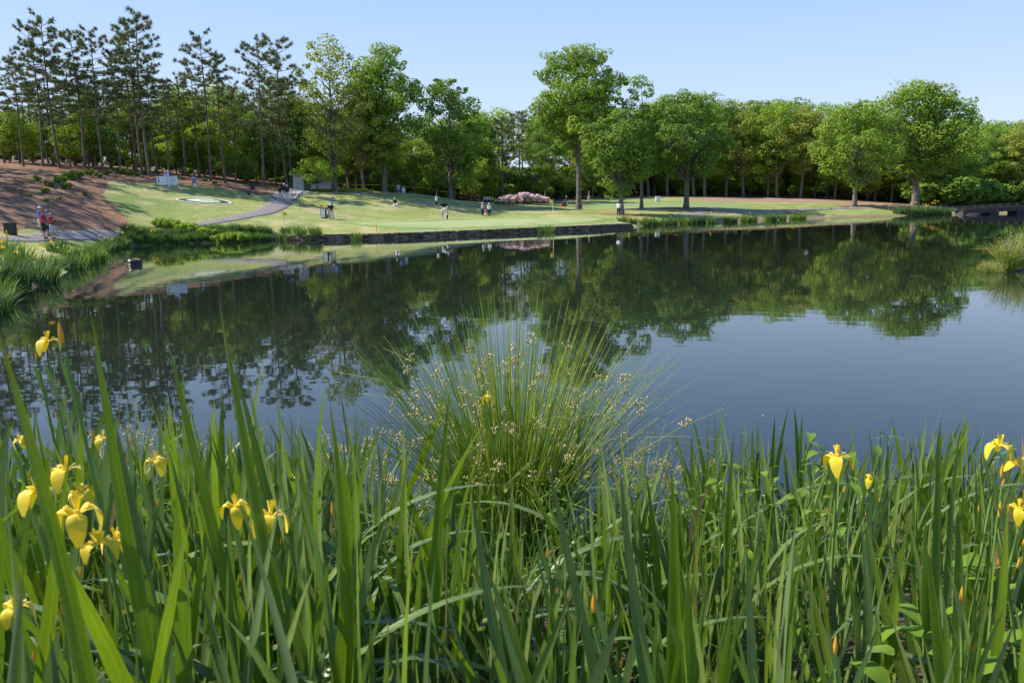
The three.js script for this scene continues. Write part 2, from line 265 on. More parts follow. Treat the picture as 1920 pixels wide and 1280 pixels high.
const greenMap = dataTex(256, 256, (u, v) => { const n = pnoise(u * 10, v * 10, 10), f = pnoise(u * 120, v * 120, 120), g = 0.92 + 0.16 * f, c = m3([0.25, 0.31, 0.11], [0.33, 0.36, 0.15], n); return [c[0] * g, c[1] * g, c[2] * g]; }, true); greenMap.repeat.set(0.25, 0.25);
const fringeMap = dataTex(256, 256, (u, v) => { const n = pnoise(u * 10, v * 10, 10), f = pnoise(u * 120, v * 120, 120), g = 0.86 + 0.28 * f, c = m3([0.14, 0.22, 0.05], [0.2, 0.27, 0.07], n); return [c[0] * g, c[1] * g, c[2] * g]; }, true); fringeMap.repeat.set(0.25, 0.25);
structure('green_fringe', loft(cols([[636, 79], [700, 75.6], [800, 75.4], [900, 78], [1000, 81.5], [1080, 85.5], [1168, 93]]), cols([[640, 81], [720, 84.5], [800, 89.5], [900, 95.5], [1000, 99], [1100, 100], [1176, 96]]), 60, 24, 0.035), new THREE.MeshStandardMaterial({ map: fringeMap, roughness: 0.95, bumpMap: grain, bumpScale: 0.01 }));
structure('putting_green', loft(cols([[656, 79.3], [720, 77], [800, 77], [900, 79.6], [1000, 83], [1080, 87], [1146, 93]]), cols([[660, 80], [720, 82], [800, 86.5], [900, 92.5], [1000, 96], [1090, 97], [1150, 94.5]]), 60, 20, 0.065), new THREE.MeshStandardMaterial({ map: greenMap, roughness: 0.95 }));

function canvas(w, h, draw) { const c = document.createElement('canvas'); c.width = w; c.height = h; const g = c.getContext('2d'); draw(g, w, h); const t = new THREE.CanvasTexture(c); t.colorSpace = THREE.SRGBColorSpace; return t; }
function drape(cx, cz, w, d, n, k, raise) { const m = new MB(); for (let j = 0; j <= k; j++) for (let i = 0; i <= n; i++) { const x = cx + (i / n - 0.5) * w, z = cz + (0.5 - j / k) * d; m.v(x, gy(x, z) + raise, z, null, i / n, j / k); } for (let j = 0; j < k; j++) for (let i = 0; i < n; i++) { const a = j * (n + 1) + i; m.quad(a, a + 1, a + n + 2, a + n + 1); } return m.geo(); }
{
  const t = canvas(1024, 768, (g, w, h) => {
    g.clearRect(0, 0, w, h); const el = (rx, ry, c) => { g.fillStyle = c; g.beginPath(); g.ellipse(w / 2, h / 2, rx, ry, 0, 0, 7); g.fill(); };
    el(508, 376, '#a8323a'); el(492, 370, '#c9cfbe'); el(446, 318, '#2a3122');
    el(305, 205, '#c3ceb0'); g.fillStyle = '#2a3122'; g.fillRect(w / 2 - 70, h / 2 - 42, 420, 62); g.fillStyle = '#c3ceb0'; g.fillRect(w / 2 + 60, h / 2 + 20, 246, 70); const q = rng(6); for (let k = 0; k < 1500; k++) g.clearRect(q() * w, q() * h, 3 + q() * 6, 3 + q() * 6);
  });
  const D = 85; single('painted_logo', drape(colX(382, D), -D, 6, 4.1, 20, 18, 0.045), new THREE.MeshStandardMaterial({ map: t, roughness: 0.95, alphaTest: 0.5, side: THREE.DoubleSide }), 'black and white oval letter G logo painted on the sloping lawn', 'painted logo');
  const s = canvas(1024, 256, (g, w, h) => { g.clearRect(0, 0, w, h); g.fillStyle = '#eef0ea'; g.font = 'bold 190px sans-serif'; g.textBaseline = 'middle'; g.fillText('stadion', 200, h / 2, 810); g.fillStyle = '#5fa9b8'; g.beginPath(); g.moveTo(10, 150); g.quadraticCurveTo(70, 40, 175, 70); g.quadraticCurveTo(120, 190, 10, 150); g.fill(); });
  const D2 = 110.5; single('painted_wordmark', drape(colX(657, D2), -D2, 5.6, 2.6, 20, 10, 0.05), new THREE.MeshStandardMaterial({ map: s, roughness: 0.95, alphaTest: 0.5, side: THREE.DoubleSide }), 'white lettering with a teal swoosh painted on the crest of the lawn', 'painted lettering');
}

// ------------------------------------------------------------------ stone wall of the green
{
  const w = thing('stone_wall', 'low dry stone retaining wall along the pond side of the green', 'wall');
  const r = rng(5), line = smoothLine(wallLine, 0.1), stones = [];
  const geos = []; for (let k = 0; k < 7; k++) { const g = new THREE.BoxGeometry(1, 1, 1, 2, 2, 2); const p = g.attributes.position; for (let i = 0; i < p.count; i++) { const x = p.getX(i), y = p.getY(i), z = p.getZ(i), e = (Math.abs(x) > 0.4) + (Math.abs(y) > 0.4) + (Math.abs(z) > 0.4), s = e === 3 ? 0.8 : e === 2 ? 0.92 : 1.04; const h = (a) => hash2(Math.round(x * 2 + 5) + 10 * Math.round(y * 2 + 5) + 100 * k, Math.round(z * 2 + 5) + a * 31) - 0.5; p.setXYZ(i, x * s + h(1) * 0.14, y * s + h(2) * 0.18, z * s + h(3) * 0.16); } g.computeVertexNormals(); geos.push(g); }
  const tones = [[0.26, 0.185, 0.11], [0.16, 0.11, 0.07], [0.34, 0.25, 0.155], [0.1, 0.075, 0.05], [0.22, 0.145, 0.08]].map((c) => mat(c, { roughness: 0.95, bumpMap: grain, bumpScale: 0.03 }));
  for (let c = 0; c < 4; c++) { let s = r() * 0.3; while (s < line.length * 0.1 - 0.6) { const L = 0.28 + r() * 0.42, k = Math.floor((s + L / 2) / 0.1), a = line[Math.max(0, k - 2)], b = line[Math.min(line.length - 1, k + 2)]; stones.push({ p: line[Math.min(k, line.length - 1)], a: Math.atan2(-(b[1] - a[1]), b[0] - a[0]), L, c, d: -b[1] }); s += L * 0.97; } }
  stones.sort((a, b) => a.d - b.d);
  const rest = [];
  stones.forEach((s, i) => {
    const o = new THREE.Object3D(); const top = s.c === 3, hgt = 0.155; const off = 0.16 + (top ? 0.06 : 0);
    o.rotation.set(jit(r, 0.05), s.a + jit(r, 0.06), jit(r, 0.04)); o.position.set(s.p[0] - Math.sin(s.a) * off, -0.03 + s.c * 0.135 + 0.05, s.p[1] - Math.cos(s.a) * off); o.scale.set(s.L * 1.04, hgt * (0.95 + r() * 0.2), (top ? 0.55 : 0.42) * (0.9 + r() * 0.25));
    const g = geos[i % 7];
    if (i < 300) { const m = part(i ? `stone_${String(i).padStart(3, '0')}` : 'stone', g, tones[Math.floor(r() * 5)], w); m.position.copy(o.position); m.rotation.copy(o.rotation); m.scale.copy(o.scale); } else { o.updateMatrix(); rest.push(g.clone().applyMatrix4(o.matrix)); }
  });
  part('far_stones', mergeGeometries(rest), tones[1], w, 'stuff');
  const core = new MB(); const pl = line.filter((_, i) => i % 5 === 0); const rows = pl.map(([x, z], k) => { const a = pl[Math.max(0, k - 1)], b = pl[Math.min(pl.length - 1, k + 1)], L = Math.hypot(b[0] - a[0], b[1] - a[1]), nx = (b[1] - a[1]) / L, nz = -(b[0] - a[0]) / L; return [core.v(x + nx * 0.12, -0.5, z + nz * 0.12), core.v(x + nx * 0.12, 0.44, z + nz * 0.12), core.v(x + nx * 0.9, 0.44, z + nz * 0.9), core.v(x + nx * 0.9, -0.5, z + nz * 0.9)]; });
  for (let k = 0; k + 1 < rows.length; k++) for (let j = 0; j < 3; j++) core.quad(rows[k][j], rows[k + 1][j], rows[k + 1][j + 1], rows[k][j + 1]);
  part('earth_core', core.geo(true), mat([0.08, 0.06, 0.04], { side: THREE.DoubleSide }), w);
}

// ------------------------------------------------------------------ timber footbridge
{
  const D = 119, x0 = colX(1800, D), x1 = colX(2010, D), wood = mat([0.075, 0.05, 0.042], { roughness: 0.85, bumpMap: grain, bumpScale: 0.01 }), stone = mat([0.06, 0.055, 0.05], { roughness: 0.95, bumpMap: grain, bumpScale: 0.05 });
  const b = thing('footbridge', 'dark timber footbridge on stone piers at the far end of the pond', 'bridge', [x0, 0.36, -D]);
  const L = x1 - x0, yy = (x) => 0.18 + 0.5 * Math.sin(clamp(x / L) * 1.5), beam = (z, y0, t, h) => { const m = new MB(), n = 22; const r = []; for (let i = 0; i <= n; i++) { const x = L * i / n, y = yy(x) + y0; r.push([m.v(x, y, z - t), m.v(x, y + h, z - t), m.v(x, y + h, z + t), m.v(x, y, z + t)]); } for (let i = 0; i < n; i++) for (let k = 0; k < 4; k++) m.quad(r[i][k], r[i + 1][k], r[i + 1][(k + 1) % 4], r[i][(k + 1) % 4]); m.quad(...r[0]); m.quad(...r[n].slice().reverse()); return m.geo(true); };
  for (const z of [1.05, -1.05]) { part('stringer', beam(z, -0.42, 0.09, 0.42), wood, b); part('handrail', beam(z, 0.62, 0.05, 0.09), wood, b); part('midrail', beam(z, 0.36, 0.03, 0.05), wood, b); part('toe_board', beam(z, 0.07, 0.05, 0.14), wood, b); }
  const pl = new THREE.BoxGeometry(0.26, 0.05, 2.2); for (let x = 0.15; x < L - 0.1; x += 0.29) { const m = part('plank', pl, wood, b); m.position.set(x, yy(x) + 0.03, 0); m.rotation.z = Math.atan2(yy(x + 0.1) - yy(x), 0.1); }
  const pg = new THREE.BoxGeometry(0.12, 0.85, 0.1); for (let x = 0.4; x < L; x += 1.25) for (const z of [1.12, -1.12]) { const m = part('post', pg, wood, b); m.position.set(x, yy(x) + 0.27, z * 1.02); }
  for (const [x, w] of [[4.6, 1.3], [8.6, 1.5], [13.5, 1.5]]) { const g = new THREE.BoxGeometry(w, 2.4, 2.3, 4, 5, 4), p = g.attributes.position; for (let i = 0; i < p.count; i++) p.setXYZ(i, p.getX(i) * (1 - 0.04 * p.getY(i)) + (hash2(i, 3) - 0.5) * 0.1, p.getY(i), p.getZ(i) + (hash2(i, 4) - 0.5) * 0.1); g.computeVertexNormals(); const m = part('pier', g, stone, b); m.position.set(x, yy(x) - 1.62, 0); }
  const ab = part('abutment', new THREE.DodecahedronGeometry(1.2, 1), stone, b); ab.scale.set(1.6, 0.75, 1.2); ab.position.set(1.4, -0.55, 0.1);
}

// ------------------------------------------------------------------ small shelter, signs and course furniture
const white = mat([0.78, 0.78, 0.76], { roughness: 0.6 }), darkMetal = mat([0.03, 0.03, 0.035], { roughness: 0.5 }), black = mat([0.018, 0.018, 0.02], { roughness: 0.7 }), yellow = mat([0.8, 0.42, 0.02], { roughness: 0.6 });
const B = (x0, y0, z0, x1, y1, z1) => new MB().box(x0, y0, z0, x1, y1, z1).geo(true);
const at = (px, D, dy = 0) => { const x = colX(px, D); return [x, gy(x, -D) + dy, -D]; };
{
  const grey = mat([0.66, 0.68, 0.66], { roughness: 0.85, bumpMap: grain, bumpScale: 0.008 }), s = thing('shelter', 'small pale block restroom shelter with flat roof behind the path', 'shelter', at(552, 113, -0.1), 0.12);
  part('wall', B(0, 0, -3, 1.4, 2.0, 0), grey, s); part('wall', B(2.35, 0, -3, 5, 1.9, -0.4), grey, s); part('wall', B(1.4, 0, -3, 2.35, 1.95, -2.6), grey, s); part('roof', B(-0.5, 2.02, -3.3, 5.6, 2.17, 0.45), mat([0.45, 0.46, 0.45]), s); part('post', B(5.2, 0, -0.5, 5.34, 2.0, -0.36), darkMetal, s);
}
const scrawl = (g, x, y, w, h, c, seed) => { const r = rng(seed); g.fillStyle = c; for (let k = 0; k < w; k += 5) g.fillRect(x + k, y + r() * h * 0.4, 3, h * (0.4 + r() * 0.5)); };
{
  const t = canvas(512, 224, (g, w, h) => { g.fillStyle = '#e4e9ee'; g.fillRect(0, 0, w, h); g.fillStyle = '#f3f5f6'; g.fillRect(100, 6, 130, h - 12);
    g.fillStyle = '#3b4048'; g.beginPath(); g.arc(48, 28, 14, 0, 7); g.fill(); g.fillRect(40, 40, 20, 32); g.fillStyle = '#2d2b33'; g.fillRect(34, 98, 30, 38); g.fillStyle = '#a33'; g.fillRect(56, 112, 18, 22);
    g.fillStyle = '#4b525e'; g.fillRect(284, 100, 26, 58); g.fillRect(256, 78, 40, 10);
    scrawl(g, 120, 62, 80, 16, '#59616c', 3); scrawl(g, 110, 150, 70, 12, '#6b87a8', 4); scrawl(g, 346, 74, 130, 24, '#3f444c', 5); scrawl(g, 346, 112, 60, 12, '#66707c', 6); scrawl(g, 346, 136, 130, 16, '#2f6db0', 7); });
  const b = thing('notice_board', 'wide white sponsor board standing at the top of the lawn', 'sign board', at(317, 91.5), 0.06);
  part('panel', B(-1.15, 0.12, -0.03, 1.15, 1.1, 0.03), white, b); const f = part('print', new THREE.PlaneGeometry(2.26, 0.94), new THREE.MeshStandardMaterial({ map: t, roughness: 0.7 }), b); f.position.set(0, 0.61, 0.036); for (const x of [-1, 1]) part('leg', B(x - 0.04, -0.1, -0.08, x + 0.04, 0.12, -0.031), darkMetal, b);
  const p = thing('sign_post', 'white post with two small red and blue hanging signs by the wide board', 'signpost', at(320, 91));
  part('post', B(-0.06, -0.1, -0.06, 0.06, 1.9, 0.06), white, p);
  const sg = (c1, c2) => canvas(64, 64, (g) => { g.fillStyle = c1; g.fillRect(0, 0, 64, 22); g.fillStyle = c2; g.fillRect(0, 22, 64, 42); scrawl(g, 8, 6, 40, 10, '#eee', 9); scrawl(g, 8, 36, 44, 12, '#cfe0ee', 8); });
  part('panel', B(-0.5, 1.2, -0.02, -0.08, 1.66, 0.02), new THREE.MeshStandardMaterial({ map: sg('#a01f3a', '#8db7d8'), roughness: 0.6 }), p); part('panel', B(0.08, 1.24, -0.02, 0.46, 1.7, 0.02), new THREE.MeshStandardMaterial({ map: sg('#b5213c', '#1f2b48'), roughness: 0.6 }), p);
  const c = thing('cooler_stand', 'blue drinks cooler on a dark stand at the top edge of the lawn', 'cooler', at(367, 94));
  const cg = new THREE.CylinderGeometry(0.2, 0.18, 0.45, 14); const cb = part('tank', cg, mat([0.05, 0.16, 0.5], { roughness: 0.4 }), c); cb.position.y = 0.72; part('lid', new THREE.CylinderGeometry(0.21, 0.21, 0.08, 14), white, c).position.y = 0.985;
  const leg = new MB(); for (const x of [-1, 1]) for (const z of [-1, 1]) { const m = new MB().tube([[x * 0.14, 0.5, z * 0.12, 0.03], [x * 0.24, -0.02, z * 0.2, 0.03]], 6); part('leg', m.geo(), black, c); } part('shelf', B(-0.22, 0.44, -0.2, 0.22, 0.494, 0.2), black, c);
  single('paper_sack', new MB().box(-0.13, 0, -0.1, 0.13, 0.42, 0.1).geo(true), white, 'white paper sack on the grass under the blue cooler', 'sack', at(368.5, 93.6), 0.3);
  const q = thing('tee_sign', 'blue square sign on a thin dark post on the lawn below the lettering', 'sign', at(624, 85));
  part('post', new MB().tube([[0, -0.1, 0, 0.03], [0, 2, 0, 0.03]], 6).geo(), darkMetal, q); part('plate', B(-0.19, 1.75, 0.032, 0.19, 2.2, 0.05), new THREE.MeshStandardMaterial({ map: canvas(64, 64, (g) => { g.fillStyle = '#3f74ae'; g.fillRect(0, 0, 64, 64); scrawl(g, 14, 14, 36, 12, '#dfe8f0', 2); scrawl(g, 14, 36, 36, 10, '#dfe8f0', 12); }), roughness: 0.5 }), q);
  const tc = thing('litter_bin', 'white and black litter box beside the stooping pair', 'bin', at(607.5, 84.3)); part('body', B(-0.32, 0.1, -0.25, 0.1, 0.95, 0.25), white, tc); part('side', B(0.1, 0.08, -0.24, 0.4, 0.93, 0.24), black, tc); part('base', B(-0.34, -0.02, -0.27, 0.42, 0.1, 0.27), black, tc);
  const mb = thing('marker_box', 'white square marker box on the far fairway', 'marker', at(1233.5, 156)); part('box', B(-0.4, 0.05, -0.3, 0.4, 0.95, 0.3), white, mb); part('foot', B(-0.3, -0.1, -0.2, 0.3, 0.05, 0.2), darkMetal, mb);
  const ub = thing('utility_box', 'dark green utility box at the left edge of the straw bank', 'utility box', at(13, 52)); part('cabinet', B(-0.3, -0.1, -0.2, 0.3, 0.72, 0.2), mat([0.03, 0.045, 0.03]), ub); part('lid', B(-0.33, 0.72, -0.23, 0.33, 0.77, 0.23), mat([0.035, 0.05, 0.035]), ub);
  const fs = thing('flagstick', 'golf flagstick with a yellow flag standing in the putting green', 'flagstick', at(1037, 93)); part('pole', new MB().tube([[0, 0, 0, 0.022], [0, 2.15, 0, 0.022]], 6).geo(), mat([0.75, 0.74, 0.6]), fs);
  const fl = new THREE.PlaneGeometry(0.5, 0.42, 6, 3), fp = fl.attributes.position; for (let i = 0; i < fp.count; i++) { const x = fp.getX(i) + 0.25; fp.setXYZ(i, fp.getX(i) * 0.6, fp.getY(i) - x * x * 0.9, Math.sin(x * 9) * 0.06); } fl.computeVertexNormals(); part('flag', fl, new THREE.MeshStandardMaterial({ color: lin(0.8, 0.55, 0.02), roughness: 0.8, side: THREE.DoubleSide }), fs).position.set(-0.17, 1.95, 0);
  const dr = thing('drain_pipe', 'pale concrete pipe end poking from the far bank', 'pipe', [...(() => { const [x, z] = onWater(1349, 414); return [x, 0.22, z - 0.4]; })()], 0.9);
  const pg = new THREE.CylinderGeometry(0.3, 0.3, 2, 14, 1, true); pg.rotateX(Math.PI / 2); part('barrel', pg, mat([0.6, 0.58, 0.54], { side: THREE.DoubleSide }), dr).rotation.x = 0.12; const pi = new THREE.CylinderGeometry(0.24, 0.24, 2.02, 14, 1, true); pi.rotateX(Math.PI / 2); part('bore', pi, mat([0.1, 0.1, 0.1], { side: THREE.DoubleSide }), dr).rotation.x = 0.12; const rim = new THREE.RingGeometry(0.24, 0.3, 14); part('rim', rim, mat([0.6, 0.58, 0.54]), dr).position.set(0, -0.12, 1);
}
function stake(px, D, label, h = 0.8, flag) { const s = thing(flag ? 'pin_flag' : 'marker_stake', label, flag ? 'flag' : 'stake', at(px, D)); part('shaft', new MB().tube([[0, -0.1, 0, flag ? 0.015 : 0.05], [0, h, 0, flag ? 0.015 : 0.045]], 6).geo(), flag ? darkMetal : yellow, s); if (flag) part('cloth', B(-0.01, h - 0.3, -0.015, 0.28, h, 0.015), yellow, s); else part('cap', new THREE.ConeGeometry(0.05, 0.06, 6), yellow, s).position.y = h + 0.028; return s; }
stake(703, 73.2, 'yellow hazard stake on the lawn edge left of the long dark wall', 0.75); stake(1180, 91.5, 'yellow hazard stake near the right end of the stone wall', 0.8); stake(1667, 126, 'yellow hazard stake on the far right bank', 1); stake(5, 47, 'yellow stake at the left edge beside the shaded path', 0.75);
stake(529.5, 77, 'small orange pin flag on the lawn above the iris clumps', 1.0, true); stake(600, 86, 'small yellow pin flag left of the litter box', 1.15, true);

// rope line on thin stakes
function rope(name, label, pts, hgt, m) { const o = thing(name, label, 'rope line'); const tops = pts.map(([px, D]) => { const p = at(px, D); part('stake', new MB().tube([[p[0], p[1] - 0.1, p[2], 0.03], [p[0], p[1] + hgt, p[2], 0.025]], 5).geo(), darkMetal, o); return [p[0], p[1] + hgt - 0.05, p[2]]; }); for (let i = 0; i + 1 < tops.length; i++) { const a = tops[i], b = tops[i + 1], q = []; for (let k = 0; k <= 8; k++) { const t = k / 8; q.push([lerp(a[0], b[0], t), lerp(a[1], b[1], t) - 0.25 * 4 * t * (1 - t) * 0.6, lerp(a[2], b[2], t), 0.022]); } part('rope', new MB().tube(q, 5).geo(), m, o); } return o; }
const ropeM = mat([0.62, 0.42, 0.05], { roughness: 0.9 });
rope('gallery_rope', 'yellow gallery rope running down the lawn from the path', [[501, 96], [548, 98], [562, 94], [600, 86]], 1.1, ropeM);
rope('gallery_rope', 'yellow gallery rope strung along the edge of the wood', [[560, 110], [640, 115], [720, 119], [800, 119], [850, 121], [900, 129], [960, 138]], 1.15, ropeM);

// black ribbed standpipe in the water with a turtle further out
{
  const [x, z] = onWater(252, 496), s = thing('standpipe', 'black ribbed drain standpipe with dead leaves rising from the pond', 'standpipe', [x, 0, z]);
  const pr = [[0.3, -0.6]]; for (let k = 0; k < 5; k++) { const y = -0.1 + k * 0.075; pr.push([0.39, y], [0.39, y + 0.038], [0.35, y + 0.045], [0.35, y + 0.07]); } pr.push([0.31, 0.275], [0.31, 0.2], [0, 0.2]);
  part('pipe', new THREE.LatheGeometry(pr.map((a) => new THREE.Vector2(...a)), 28), mat([0.055, 0.055, 0.06], { roughness: 0.3, side: THREE.DoubleSide }), s);
  const r = rng(9), m = new MB(), cl = [[0.35, 0.2, 0.1], [0.45, 0.35, 0.22], [0.12, 0.2, 0.04], [0.3, 0.14, 0.09]]; for (let k = 0; k < 130; k++) { const a = r() * 6.28, q = Math.sqrt(r()) * 0.32, X = Math.cos(a) * q, Z = Math.sin(a) * q, y = 0.24 + r() * 0.09, b = r() * 6.28, w = 0.03 + r() * 0.05, c = cl[k % 4]; const i = m.v(X - Math.cos(b) * w, y, Z - Math.sin(b) * w, c); m.v(X + Math.sin(b) * w * 0.4, y + r() * 0.04, Z - Math.cos(b) * w * 0.4, c); m.v(X + Math.cos(b) * w, y + jit(r, 0.03), Z + Math.sin(b) * w, c); m.tri(i, i + 1, i + 2); }
  part('dead_leaves', m.geo(true), new THREE.MeshStandardMaterial({ vertexColors: true, roughness: 0.9, side: THREE.DoubleSide }), s, 'stuff');
  const [tx, tz] = onWater(205, 574), t = thing('turtle', 'small dark turtle floating at the surface of the pond', 'turtle', [tx, 0, tz], 0.2), sh = new THREE.SphereGeometry(0.075, 14, 8); sh.scale(1.15, 0.5, 0.9); part('shell', sh, black, t); const hd = new THREE.SphereGeometry(0.024, 10, 8); hd.scale(1.5, 0.9, 0.9); const h = part('head', hd, mat([0.04, 0.04, 0.03]), t); h.position.set(0.105, 0.025, 0);
}
// folding chair and bags on the lawn edge
{
  const red = mat([0.5, 0.03, 0.035], { roughness: 0.8 }), c = thing('folding_chair', 'red and black folding chair at the top of the lawn beside the path', 'chair', at(477, 95.5), 0.7);
  part('seat', B(-0.26, 0.38, -0.24, 0.26, 0.42, 0.26), red, c); const bk = part('backrest', B(-0.26, 0, -0.02, 0.26, 0.5, 0.02), black, c); bk.position.set(0, 0.43, -0.26); bk.rotation.x = -0.25;
  for (const x of [-1, 1]) { part('leg', new MB().tube([[x * 0.27, 0, 0.27, 0.02], [x * 0.27, 0.62, -0.24, 0.02]], 6).geo(), darkMetal, c); part('leg', new MB().tube([[x * 0.29, 0, -0.27, 0.02], [x * 0.29, 0.6, 0.24, 0.02]], 6).geo(), darkMetal, c); part('armrest', B(x * 0.3 - 0.04, 0.6, -0.26, x * 0.3 + 0.04, 0.63, 0.26), red, c); }
  const bg = (l, p, t, s = 1) => { const o = thing('duffel_bag', l, 'bag', p, t), g = new THREE.SphereGeometry(0.3, 16, 10); g.scale(1.5 * s, 0.62 * s, 0.8 * s); part('body', g, black, o).position.y = 0.15 * s; part('strap', new THREE.TorusGeometry(0.2 * s, 0.02, 6, 14, Math.PI), darkMetal, o).position.y = 0.3 * s; };
  bg('small black bag lying on the lawn left of the red chair', at(467, 94), 0.3, 0.6); bg('black sports bag lying on the slope behind the standing caddie', at(833, 109.5), 0.4, 1.3);
  for (const [px, k] of [[909, 0], [914, 1], [918.5, 2]]) { const o = thing('crowd_sign', 'pale blue placard in the row of three left of the azalea', 'placard', at(px, 131), 0, 'three pale placards'); part('board', B(-0.15, 0.55, -0.02, 0.15, 1.05, 0.02), mat([0.45, 0.65, 0.78]), o); part('stick', B(-0.02, -0.1, -0.02, 0.02, 0.5, 0.02), darkMetal, o); }
  const gb = thing('trash_can', 'dark green bin with a white mark left of the azalea', 'bin', at(930, 130)); part('body', new THREE.CylinderGeometry(0.4, 0.36, 1, 14), mat([0.03, 0.06, 0.05]), gb).position.y = 0.45; part('badge', B(-0.14, 0.5, 0.38, 0.14, 0.75, 0.41), white, gb);
}

// ------------------------------------------------------------------ trees
const barkMap = (a, b) => { const t = dataTex(128, 256, (u, v) => { const n = pnoise(u * 16, v * 5, 16), f = pnoise(u * 40, v * 20, 20), s = clamp(n * 0.7 + f * 0.45 - 0.1); return m3(a, b, s); }, true); return t; };
const barkB = dataTex(128, 256, (u, v) => { const h = clamp(pnoise(u * 16, v * 5, 16) * 0.7 + pnoise(u * 40, v * 20, 20) * 0.4); return [h, h, h]; });
const bark = { grey: new THREE.MeshStandardMaterial({ map: barkMap([0.07, 0.062, 0.05], [0.27, 0.245, 0.21]), roughness: 0.95, bumpMap: barkB, bumpScale: 0.03 }), pine: new THREE.MeshStandardMaterial({ map: barkMap([0.075, 0.055, 0.042], [0.23, 0.165, 0.125]), roughness: 0.95, bumpMap: barkB, bumpScale: 0.03 }) };
const leafM = (c, tr = 0.35) => new THREE.MeshPhysicalMaterial({ color: lin(...c), vertexColors: true, roughness: 0.92, transmission: tr, thickness: 0, side: THREE.DoubleSide, specularIntensity: 0.4 });
const G = { oak: leafM([0.25, 0.375, 0.036], 0.44), deep: leafM([0.18, 0.295, 0.032], 0.42), lime: leafM([0.34, 0.47, 0.04], 0.5), olive: leafM([0.34, 0.39, 0.055], 0.44), pine: leafM([0.17, 0.215, 0.085], 0.3), shrub: leafM([0.19, 0.31, 0.034], 0.42) };
function leafBall(m, r, c, R, n, size, flat = 0.75, tint = 0.3) {
  const base = 1 - tint / 2 + tint * r(), warm = r();
  for (let k = 0; k < n; k++) {
    let x, y, z, q; do { x = jit(r, 1); y = jit(r, 1); z = jit(r, 1); q = x * x + y * y + z * z; } while (q > 1 || q < 0.08);
    const s = Math.pow(q, -0.18); x *= R * s; y *= R * flat * s; z *= R * s; const px = c[0] + x, py = c[1] + y, pz = c[2] + z;
    // leaf sprays face outwards and up, loosely
    const nx = x / R + jit(r, 0.8), ny = y / R + 0.75 + jit(r, 0.7), nz = z / R + jit(r, 0.8), N = V(nx, ny, nz).normalize(), T = V(jit(r, 1), jit(r, 1) - 0.25, jit(r, 1)).cross(N).normalize(), Bn = V().crossVectors(N, T), L = size * (0.6 + r() * 0.8), w = L * (0.32 + r() * 0.2);
    const b = base * (0.85 + r() * 0.3), col = [b * (0.95 + 0.22 * warm * r()), b, b * (0.8 + 0.3 * r())];
    const a = m.v(px - T.x * L * 0.5, py - T.y * L * 0.5, pz - T.z * L * 0.5, col), d = m.v(px + Bn.x * w + N.x * w * 0.3, py + Bn.y * w + N.y * w * 0.3, pz + Bn.z * w + N.z * w * 0.3, col), e = m.v(px + T.x * L * 0.5, py + T.y * L * 0.5, pz + T.z * L * 0.5, col), f = m.v(px - Bn.x * w + N.x * w * 0.3, py - Bn.y * w + N.y * w * 0.3, pz - Bn.z * w + N.z * w * 0.3, col);
    m.quad(a, d, e, f);
  }
}
